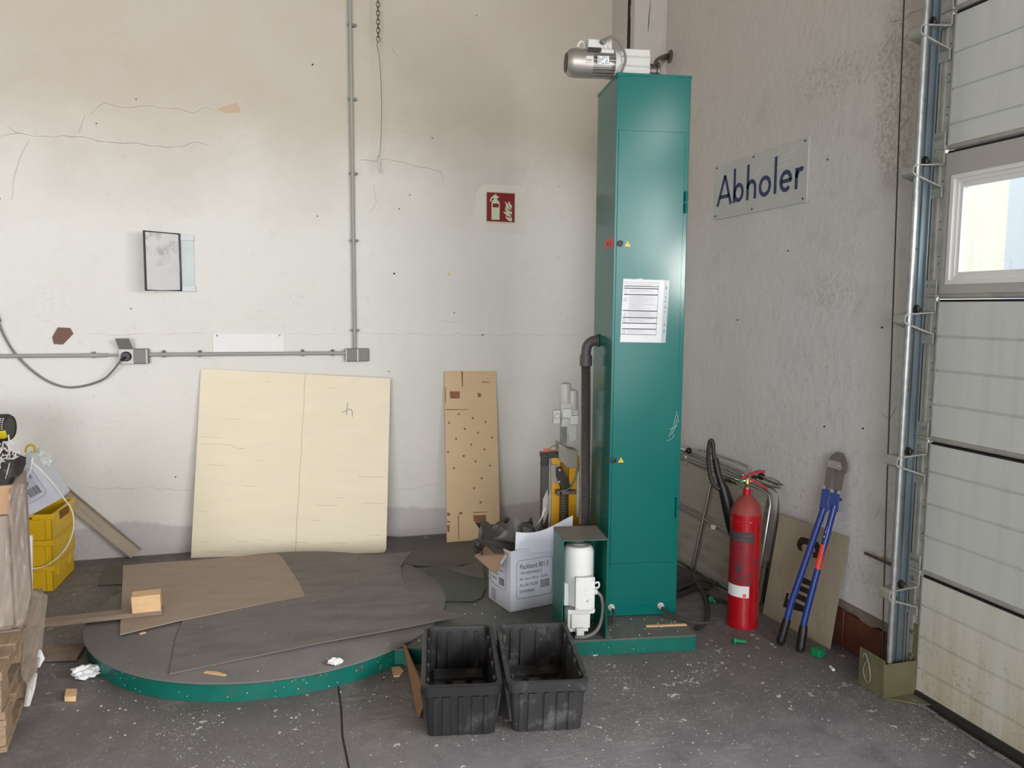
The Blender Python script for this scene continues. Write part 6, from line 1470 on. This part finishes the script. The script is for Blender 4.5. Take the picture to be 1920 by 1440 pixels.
for s, uu, zz_, h_, w_ in (('Packband 801 E', .045, Hh*.60, .026, .225), ('48 mm x 50 m 36 Rll.', .045, Hh*.45, .013, .150), ('Art.-Nr.718.387', .045, Hh*.35, .015, .130), ('25/43098/60', .045, Hh*.26, .013, .105)):
    put_text(mb, s, tl(uu, zz_), tuple(lx), tuple(dz_), h_, w_)
rnd = random.Random(6); u = .200
while u < .265:
    w_ = rnd.uniform(.0015, .005); mb.add([tl(u, Hh*.28), tl(u+w_, Hh*.28), tl(u+w_, Hh*.44), tl(u, Hh*.44)], [(0, 1, 2, 3)]); u += w_+rnd.uniform(.0015, .0035)
mb.build('printed_label', 'ink_dark', tc_, smooth=0, fix=False)
mb = MB().add([tl(.03, Hh*.99), tl(.12, Hh*.99), tl(.12, Hh*.80), tl(.03, Hh*.80)], [(0, 1, 2, 3)]); mb.build('tape', 'carton_tape', tc_, smooth=0, fix=False)
# beige channel strip leaning along the wall
st = thing('channel_strip', 'long beige sheet metal channel leaning diagonally against the wall', 'strip', (-1.1, 5.44, 0))
pA, pB, pC, pD = Vector((-1.473, 5.47, 0.674)), Vector((-0.873, 5.445, 0.056)), Vector((-0.938, 5.43, 0.006)), Vector((-1.567, 5.465, 0.633))
u_ = (pB-pA).normalized(); w_ = (pC-pB); nn = u_.cross(w_).normalized(); nn = nn if nn.y < 0 else -nn
MB().prism([pA, pB, pC, pD], -nn*.003).build('web', 'mdf_strip', st, smooth=0)
MB().prism([pA, pB, pB+nn*.028-w_*.02, pA+nn*.028-w_*.02], w_.normalized()*.003).build('upper_flange', 'mdf_strip', st, smooth=0)
MB().prism([pD, pC, pC+nn*.014, pD+nn*.014], w_.normalized()*-.003).build('lower_flange', 'mdf_strip', st, smooth=0)

# ------------------------------------------------------------------ two stacked pallets with wrapped goods at the left edge
PR_ = R(7.2)
def pallet(loc, rz, label, seed, Wd=1.15, Ln=.93, H=.152):
    t = thing('wooden_pallet', label, 'pallet', loc, rz); rnd = random.Random(seed)
    def T(mb, name, m='pallet', **k): return mb.build(name, m, t, world=False, **k)
    ys = (0, .385, .785); yb = (.145, .51, .93)
    for x0 in (-.145, -.62, -Wd):
        T(MB().bx(x0+.02 if x0 == -.145 else x0, -.006, 0, Ln, 0, .020) if x0 == -.145 else MB().bx(x0, x0+.10, 0, Ln, 0, .020), 'bottom_board', bevel=.002)
        x1 = -.004 if x0 == -.145 else x0+.12
        for a, b in zip(ys, yb):
            T(MB().bx(x0, x1+rnd.uniform(-.006, .004), a+.004, b-.004, .020, .098), 'block', bevel=.005)
        T(MB().bx(x0, x1, 0, Ln, .098, .120), 'stringer', bevel=.002)
    y = 0.0; ws = (.118, .095, .118, .095, .118, .095, .118)
    gap = (Ln-sum(ws))/(len(ws)-1)
    for w_ in ws:
        dx_ = rnd.uniform(-.012, .010)
        T(MB().hexa([(-Wd, y, .120), (dx_, y+rnd.uniform(-.004, .004), .120), (dx_, y+w_, .120), (-Wd, y+w_, .120), (-Wd, y, H), (dx_, y, H), (dx_, y+w_, H), (-Wd, y+w_, H)]), 'deck_board', 'pallet' if rnd.random() < .75 else 'beam', bevel=.003)
        y += w_+gap
    return t
pallet((-.968, 3.135, .001), PR_, 'lower of the two stacked weathered pallets at the left edge', 3)
pallet((-.975, 3.120, .155), R(6.6), 'upper of the two stacked pallets, carrying the film wrapped goods', 5)
# film wrapped goods
gt = thing('wrapped_goods', 'film wrapped brown board side of goods on the upper pallet', 'goods', (-1.12, 3.6, .309), R(7))
G0 = Vector((-1.044, 3.578, 0.309)); gr = Vector((math.cos(R(7)), math.sin(R(7)), 0)); gb_ = Vector((-math.sin(R(7)), math.cos(R(7)), 0))
T0 = (-1.006, 3.589, 0.891)
GH = T0[2]-.309
MB().obx(G0-gr*.75+gb_*.03, gr*.74, gb_*.36, (0, 0, GH*.55)).build('inner_crate', 'board_brown', gt, bevel=.003)
MB().obx(G0-gr*.75+Vector((0, 0, GH*.80)), gr*.75, gb_*.022, (0, 0, GH*.20)).build('top_board', 'board_brown', gt, bevel=.003)
MB().lathe([(.001, 0), (.010, .0004), (.001, .0006)], tuple(G0-gr*.065+Vector((0, 0, GH*.90))-gb_*.0005), tuple(-gb_), n=10).build('knot', 'knot', gt)
MB().obx(G0-gr*.12+Vector((0, 0, 0)), gr*.10, gb_*.03, (0, 0, GH*.79)).build('folded_paper_layer', mat('crumpled_grey_paper', C(160, 148, 138), rough=.8, var=.12, vs=14, stretch=(1, 1, .3), bump=.3, bs=12), gt, bevel=.006)
for k in range(9):
    t_ = MB().cyl(G0-gr*.70+gb_*-.02+Vector((0, 0, .05+k*.043)), G0-gr*.115+gb_*-.02+Vector((0, 0, .05+k*.043)), .0195, n=14).build('glass_tube', 'glass_tube', gt)
MB().obx(G0-gr*.012, gr*.012, gb_*.36, (0, 0, GH*.985)).build('side_board', mat('grey_faded_board', C(150, 134, 122), rough=.8, var=.08, vs=8), gt, bevel=.002)
rnd = random.Random(21); n1, n2_ = 26, 12
Lp = [(-1.047, 3.577, 0.903), (-1.066, 3.571, 0.785), (-1.077, 3.568, 0.611), (-1.094, 3.563, 0.459), (-1.119, 3.556, 0.286)]
Rp = [(-1.003, 3.59, 0.904), (-1.003, 3.59, 0.776), (-1.005, 3.589, 0.598), (-1.003, 3.59, 0.44), (-1.049, 3.576, 0.265)]
Lc = catmull([Vector(p) for p in Lp], 7); Rc = catmull([Vector(p) for p in Rp], 7)
vs = []; toward = Vector((.30, -.95, 0))
for j in range(len(Lc)):
    for i in range(n2_+1):
        u = i/n2_; p = Lc[j].lerp(Rc[j], u); p = p + toward*(.045+.012*math.sin(u*9+j*.4)+rnd.uniform(-.006, .006))
        p.z = max(p.z, .318); vs.append(p)
fs = [(j*(n2_+1)+i, j*(n2_+1)+i+1, (j+1)*(n2_+1)+i+1, (j+1)*(n2_+1)+i) for j in range(len(Lc)-1) for i in range(n2_)]
MB().add(vs, fs).build('stretch_film', 'film_clear', gt, smooth=60, fix=False)
# loose film sagging over the pallet side
Lp = [(-1.102, 3.816, 0.394), (-1.091, 3.659, 0.24), (-1.05, 3.465, 0.161)]
Rp = [(-1.064, 3.931, 0.325), (-1.023, 3.653, 0.188), (-0.995, 3.394, 0.121)]
Lc = catmull([Vector(p) for p in Lp], 8); Rc = catmull([Vector(p) for p in Rp], 8); vs = []
for j in range(len(Lc)):
    for i in range(9):
        u = i/8; p = Lc[j].lerp(Rc[j], u); p = p + Vector((.05, -.05, 0)) + toward*(.010*math.sin(u*14+j*.7)+rnd.uniform(-.005, .005)); vs.append(p)
fs = [(j*9+i, j*9+i+1, (j+1)*9+i+1, (j+1)*9+i) for j in range(len(Lc)-1) for i in range(8)]
MB().add(vs, fs).build('loose_film', 'film_clear', gt, smooth=60, fix=False)
tagp = MB().prism([(-1.041, 3.613, 0.161), (-1.032, 3.616, 0.205), (-1.021, 3.619, 0.166), (-1.04, 3.613, 0.131)], (.01, -.004, 0)); tagp.v = [v+Vector((.06, -.06, 0)) for v in tagp.v]
tg = tagp.build('pallet_tag', 'paper', smooth=0); tag(tg, 'small white paper tag caught in the film on the pallet side', 'tag')
tagp = MB().prism([(-1.07, 3.55, -0.012), (-1.052, 3.555, 0.086), (-1.025, 3.563, 0.131), (-1.035, 3.56, 0.07), (-1.055, 3.554, 0.002)], (.01, -.004, 0)); tagp.v = [v+Vector((.05, -.06, 0)) for v in tagp.v]
tg = tagp.build('film_shred', 'white_net', smooth=0); tag(tg, 'torn pale film shred hanging beside the middle pallet blocks', 'film')

# things heaped above the carton at the left edge
q = (-1.418, 4.72, 0.97)
rl = thing('mesh_roll', 'rolled black and yellow mesh lying on the heap at the left edge', 'roll', (q[0], q[1], q[2]-.07), R(-8))
rm = MB(); Lr = .55; n = 22
def rollpart(a0, a1, m, name):
    mb = MB(); k = 8
    for x0_, x1_, r0_, r1_ in ((-Lr, .04, .072, .072), (.04, .055, .072, .062)):
        vs = []
        for j in range(k+1):
            t = R(a0+(a1-a0)*j/k); vs += [(x0_, r0_*math.cos(t), .07+r0_*math.sin(t)), (x1_, r1_*math.cos(t), .07+r1_*math.sin(t))]
        mb.add(vs, [(2*j, 2*j+2, 2*j+3, 2*j+1) for j in range(k)])
    return mb.build(name, m, rl, world=False, fix=False)
rollpart(0, 130, 'net', 'back_band'); rollpart(130, 185, 'net', 'black_band'); rollpart(185, 225, 'net_yellow', 'yellow_band'); rollpart(225, 360, 'net', 'lower_band')
MB().cyl((.0, 0, .07), (.052, 0, .07), .062, n=20).build('core', 'black', rl, world=False)
mb = MB()
for i in range(9):
    for j in range(6):
        t = R(132+j*9); mb.bx(-.05+i*.011, -.045+i*.011, .0725*math.cos(t)-.002, .0725*math.cos(t)+.002, .07+.0725*math.sin(t)-.002, .07+.0725*math.sin(t)+.002)
mo = mb.build('mesh_dots', 'paper', rl, world=False, smooth=0)
c = (-1.438, 4.8, 0.767)
crumple((c[0]-.05, c[1]+.02, .52), (.16, .10, .19), 'black_bag', 'film_black', 'crumpled black bag on the heap under the mesh roll', 5, 'bag')
lt_ = MB(); rnd = random.Random(31); c = Vector((-1.372, 4.66, 0.848))
for k in range(34):
    a_ = rnd.uniform(0, 6.28); p = c+Vector((rnd.uniform(-.09, .03), rnd.uniform(-.03, .03), rnd.uniform(-.05, .05)))
    lt_.tube([p, p+Vector((.02*math.cos(a_), -.01, .02*math.sin(a_))), p+Vector((.045*math.cos(a_+.5), -.005, .045*math.sin(a_+.5)))], .0032, n=5)
tag(lt_.build('plastic_lattice', 'white_net', smooth=0), 'tangled white plastic lattice on the heap beside the carton', 'lattice')
c = (-1.337, 5, 0.724)
crumple((c[0]+.01, 5.05, c[2]-.06), (.062, .045, .065), 'clear_bag', 'film_pale', 'small clear bag with yellow handle behind the tilted carton', 9, 'bag')
MB().tube([(-1.382, 5, 0.787), (-1.376, 5, 0.817), (-1.357, 5, 0.829), (-1.338, 5, 0.819), (-1.335, 5, 0.785)], .006, n=6, smooth=4).build('bag_handle', 'net_yellow', bpy.data.objects['clear_bag'])
lp = MB().tube([(-1.293, 4.8, 0.79), (-1.289, 4.78, 0.764), (-1.257, 4.78, 0.727), (-1.201, 4.78, 0.651), (-1.147, 4.8, 0.545), (-1.123, 4.82, 0.487), (-1.114, 4.82, 0.426), (-1.123, 4.82, 0.351), (-1.163, 4.82, 0.263), (-1.229, 4.84, 0.195), (-1.291, 4.87, 0.158), (-1.342, 4.88, 0.149)], .0042, n=6, smooth=6, rs=None).build('packing_strap', 'white_net')
tag(lp, 'pale packing strap looping over the yellow crates', 'strap')
lp = MB().tube([(-1.293, 4.78, 0.788), (-1.295, 4.76, 0.733), (-1.323, 4.76, 0.676), (-1.343, 4.75, 0.607)], .003, n=6, smooth=5).tube([(-1.388, 4.74, 0.776), (-1.412, 4.74, 0.685), (-1.431, 4.74, 0.6)], .003, n=6, smooth=5).build('packing_strap', 'white_net')
tag(lp, 'short pale strap ends lying across the tilted carton', 'strap')
tag(MB().cyl((-1.106, 3.942, 0.32), (-1.095, 3.945, 0.585), .016, n=12).build('white_tube', 'white_plastic'), 'upright white tube between the wrapped goods and the yellow crates', 'tube')

# ------------------------------------------------------------------ dark cables on the floor behind the mast
def cable(pts, r, label, m='cable', nm='cable'):
    return tag(MB().tube(pts, r, n=8, smooth=6).build(nm, m), label, 'cable')
cable([(2.248, 4.399, 0.05), (2.255, 4.167, 0.05), (2.301, 4.086, 0.04), (2.317, 3.989, 0.02), (2.265, 3.825, 0.014), (2.157, 3.612, 0.014), (2.077, 3.5, 0.014), (1.997, 3.451, 0.014)], .013, 'thick dark cable curling on the floor between mast and extinguisher')
cable([(2.024, 3.916, 0.02), (2.165, 3.975, 0.02), (2.276, 4.008, 0.03), (2.389, 4.054, 0.03), (2.422, 3.96, 0.03)], .012, 'dark cable crossing the floor under the trolley panels, upper one')
cable([(1.982, 3.834, 0.014), (2.116, 3.882, 0.014), (2.269, 3.964, 0.014), (2.43, 4.032, 0.014)], .012, 'dark cable crossing the floor beside the mast foot, lower one')
cable([(2.172, 4.174, 0.012), (2.258, 4.103, 0.012), (2.302, 3.961, 0.012), (2.311, 3.801, 0.012), (2.363, 3.721, 0.012)], .011, 'dark cable running below the front trolley panel to the extinguisher')
tag(MB().prism([(2.298, 4.268, 0.06), (2.338, 4.154, 0.06), (2.446, 4.059, 0.01), (2.365, 3.95, 0.01), (2.164, 4.012, 0.02)], (0, 0, .006)).build('rubber_mat', 'film_black', smooth=0), 'black foil scrap under the cables behind the mast foot', 'foil')
# small bright green parts and pale stick
def greenplug(a, b, label, nm='green_plug'):
    a, b = Vector(a), Vector(b); d = (b-a)
    return tag(MB().cyl(a, a+d*.15, .016, n=12).cyl(a+d*.15, b, .008, n=10).build(nm, 'greenplug'), label, 'plug')
greenplug((2.096, 3.266, 0.016), (2.155, 3.251, 0.01), 'green plastic plug lying on the floor before the extinguisher')
greenplug((2.285, 3.797, 0.016), (2.283, 3.753, 0.014), 'small green plastic cap on the floor behind the mast cables', 'green_cap')
tag(MB().obx((2.393, 3.01, 0.001), (.045, .012, 0), (-.012, .05, 0), (0, 0, .035)).build('green_block', 'greenplug', bevel=.004), 'green plastic block on the floor at the corner of the metal plate', 'block')
tag(MB().cyl((2.381, 2.917, 0.006), (2.374, 2.886, 0.006), .007, n=10).build('white_plug', 'white_plastic'), 'tiny white tube end on the floor before the brick plinth', 'plug')
tag(MB().prism([(1.385, 3.382, 0.001), (1.515, 3.371, 0.001), (1.52, 3.333, 0.001), (1.433, 3.32, 0.001), (1.383, 3.316, 0.001)], (0, 0, .003)).build('pale_strip', 'white_net', smooth=0), 'pale flat strip on the floor beside the right tote', 'strip')
tag(MB().obx((1.688, 3.386, 0.079), (.20, -.035, 0), (.002, .015, 0), (0, 0, .006)).build('wood_splinter', 'pine', smooth=0), 'thin pale wooden stick on the base plate before the mast', 'splinter')
# chalky flakes nobody could count
rnd = random.Random(77); mb = MB()
def flake(x, y, z, s):
    k = rnd.randint(4, 6); a0 = rnd.uniform(0, 6.28); P = [(x+s*rnd.uniform(.5, 1)*math.cos(a0+i*6.28/k)*1.3, y+s*rnd.uniform(.5, 1)*math.sin(a0+i*6.28/k), z) for i in range(k)]
    mb.prism(P, (0, 0, s*.35))
for i in range(650):
    r_ = rnd.random()
    if r_ < .55: x, y = rnd.gauss(1.55, .45), rnd.gauss(2.75, .42)
    elif r_ < .75: x, y = rnd.uniform(-.9, 2.3), rnd.uniform(1.7, 3.2)
    else:
        a_ = rnd.uniform(-2.6, -.5); d_ = .90+abs(rnd.gauss(0, .12)); x, y = -.046+d_*math.cos(a_), 4.15+d_*math.sin(a_)
    if x > 2.35 or x < -.9 or y < 1.5 or y > 3.28+.0 and r_ < .75: continue
    if .46 < x < 1.3 and 2.7 < y < 3.4: continue
    flake(x, y, .0008, rnd.choice((.0010, .0012, .0015, .0015, .002, .0025, .004)) )
tag(mb.build('plaster_crumbs', 'paper', smooth=0, fix=False), 'white plaster crumbs scattered over the floor', 'debris', kind='stuff')
mb = MB()
for i in range(140):
    x, y = rnd.uniform(1.05, 1.90), rnd.uniform(3.29, 3.75)
    u = (x-1.553)*math.cos(MA)+(y-3.56)*math.sin(MA); v = -(x-1.553)*math.sin(MA)+(y-3.56)*math.cos(MA)
    if -.25 < v < -.02 and u < .36 and not (-.29 < u < -.06): flake(x, y, .0784, rnd.choice((.0015, .002, .003, .004)))
for i in range(110):
    a_ = rnd.uniform(-2.9, -.1); d_ = rnd.uniform(.3, .86); x, y = -.046+d_*math.cos(a_), 4.15+d_*math.sin(a_)
    if y < 3.55+.2*x*0: flake(x, y, .0925, rnd.choice((.0012, .0015, .002, .003)))
tag(mb.build('machine_crumbs', 'paper', smooth=0, fix=False), 'white crumbs scattered over the machine base and turntable', 'debris', kind='stuff')

# ------------------------------------------------------------------ pieces that can be picked apart become objects of their own
def base(n): return n.split('.')[0]
SPLIT = {'screw', 'bolt', 'foot_bolt', 'track_bolt', 'link_bolt', 'pivot_bolt', 'bright_bolt', 'cover_screw', 'flange_bolt', 'knot', 'torn_patch', 'punch_hole', 'hose_collar',
         'face_plate', 'edge_strip', 'hinge_bar', 'hinge_plate', 'blank_plug', 'printed_symbol', 'label_slot', 'latch_pin', 'bottom_pad', 'clamp_bar', 'loose_wire', 'packing_strap'}
STUFF = {'scratch', 'grain_tear', 'printed_lines', 'printed_label', 'label_print', 'label_lettering', 'rating_print', 'sticker_print', 'embossed_mark', 'handle_lettering', 'lot_number',
         'mesh_dots', 'sill_debris', 'cooling_fins', 'mould_line', 'end_cap', 'veneer_seam', 'pencil_mark'}
def islands(me):
    n = len(me.vertices); par = list(range(n))
    def find(a):
        while par[a] != a: par[a] = par[par[a]]; a = par[a]
        return a
    for e in me.edges:
        a, b = find(e.vertices[0]), find(e.vertices[1])
        if a != b: par[a] = b
    g = {}
    for p in me.polygons: g.setdefault(find(p.vertices[0]), []).append(p.index)
    return list(g.values())
def split(o):
    me = o.data; isl = islands(me)
    if len(isl) < 2: return
    # islands whose boxes touch stay together
    bx_ = []
    for fs in isl:
        vs = [me.vertices[v].co for f in fs for v in me.polygons[f].vertices]
        bx_.append([min(v[k] for v in vs)-.0015 for k in range(3)]+[max(v[k] for v in vs)+.0015 for k in range(3)])
    grp = list(range(len(isl)))
    for i in range(len(isl)):
        for j in range(i):
            if all(bx_[i][k] <= bx_[j][k+3] and bx_[j][k] <= bx_[i][k+3] for k in range(3)):
                a, b = grp[i], grp[j]; grp = [b if g == a else g for g in grp]
    ids = sorted(set(grp))
    if len(ids) < 2: return
    for gi in ids:
        fs = [f for k, g in enumerate(grp) if g == gi for f in isl[k]]
        used = sorted({v for f in fs for v in me.polygons[f].vertices}); mp = {v: i for i, v in enumerate(used)}
        nm = bpy.data.meshes.new(base(o.name)); nm.from_pydata([tuple(me.vertices[v].co) for v in used], [], [[mp[v] for v in me.polygons[f].vertices] for f in fs])
        for m_ in me.materials: nm.materials.append(m_)
        nm.polygons.foreach_set('material_index', [me.polygons[f].material_index for f in fs]); nm.shade_smooth(); nm.set_sharp_from_angle(angle=R(35))
        q = o.copy(); q.data = nm; col.objects.link(q)
        for ch in list(o.children) if gi == ids[0] else []: ch.parent = q
    bpy.data.objects.remove(o)
for o in [o for o in scene.objects if o.type == 'MESH' and o.parent and base(o.name) in SPLIT]: split(o)
for o in scene.objects:
    if o.type == 'MESH' and o.parent and base(o.name) in STUFF: o['kind'] = 'stuff'
for o in scene.objects:
    if base(o.name) == 'green_cap': o.name = 'green_stopper'

GROUPS = {'yellow_crate': 'stacked yellow crates', 'wooden_pallet': 'stacked pallets', 'cable_conduit': 'grey conduits on the wall', 'cable': 'dark cables on the floor', 'rubber_mat': 'rubber sheets round the turntable',
          'perforated_trolley_panel': 'perforated trolley panels', 'wood_splinter': 'wood splinters', 'packing_strap': 'packing straps on the heap'}
for o in scene.objects:
    if o.parent is None and base(o.name) in GROUPS and 'label' in o: o['group'] = GROUPS[base(o.name)]
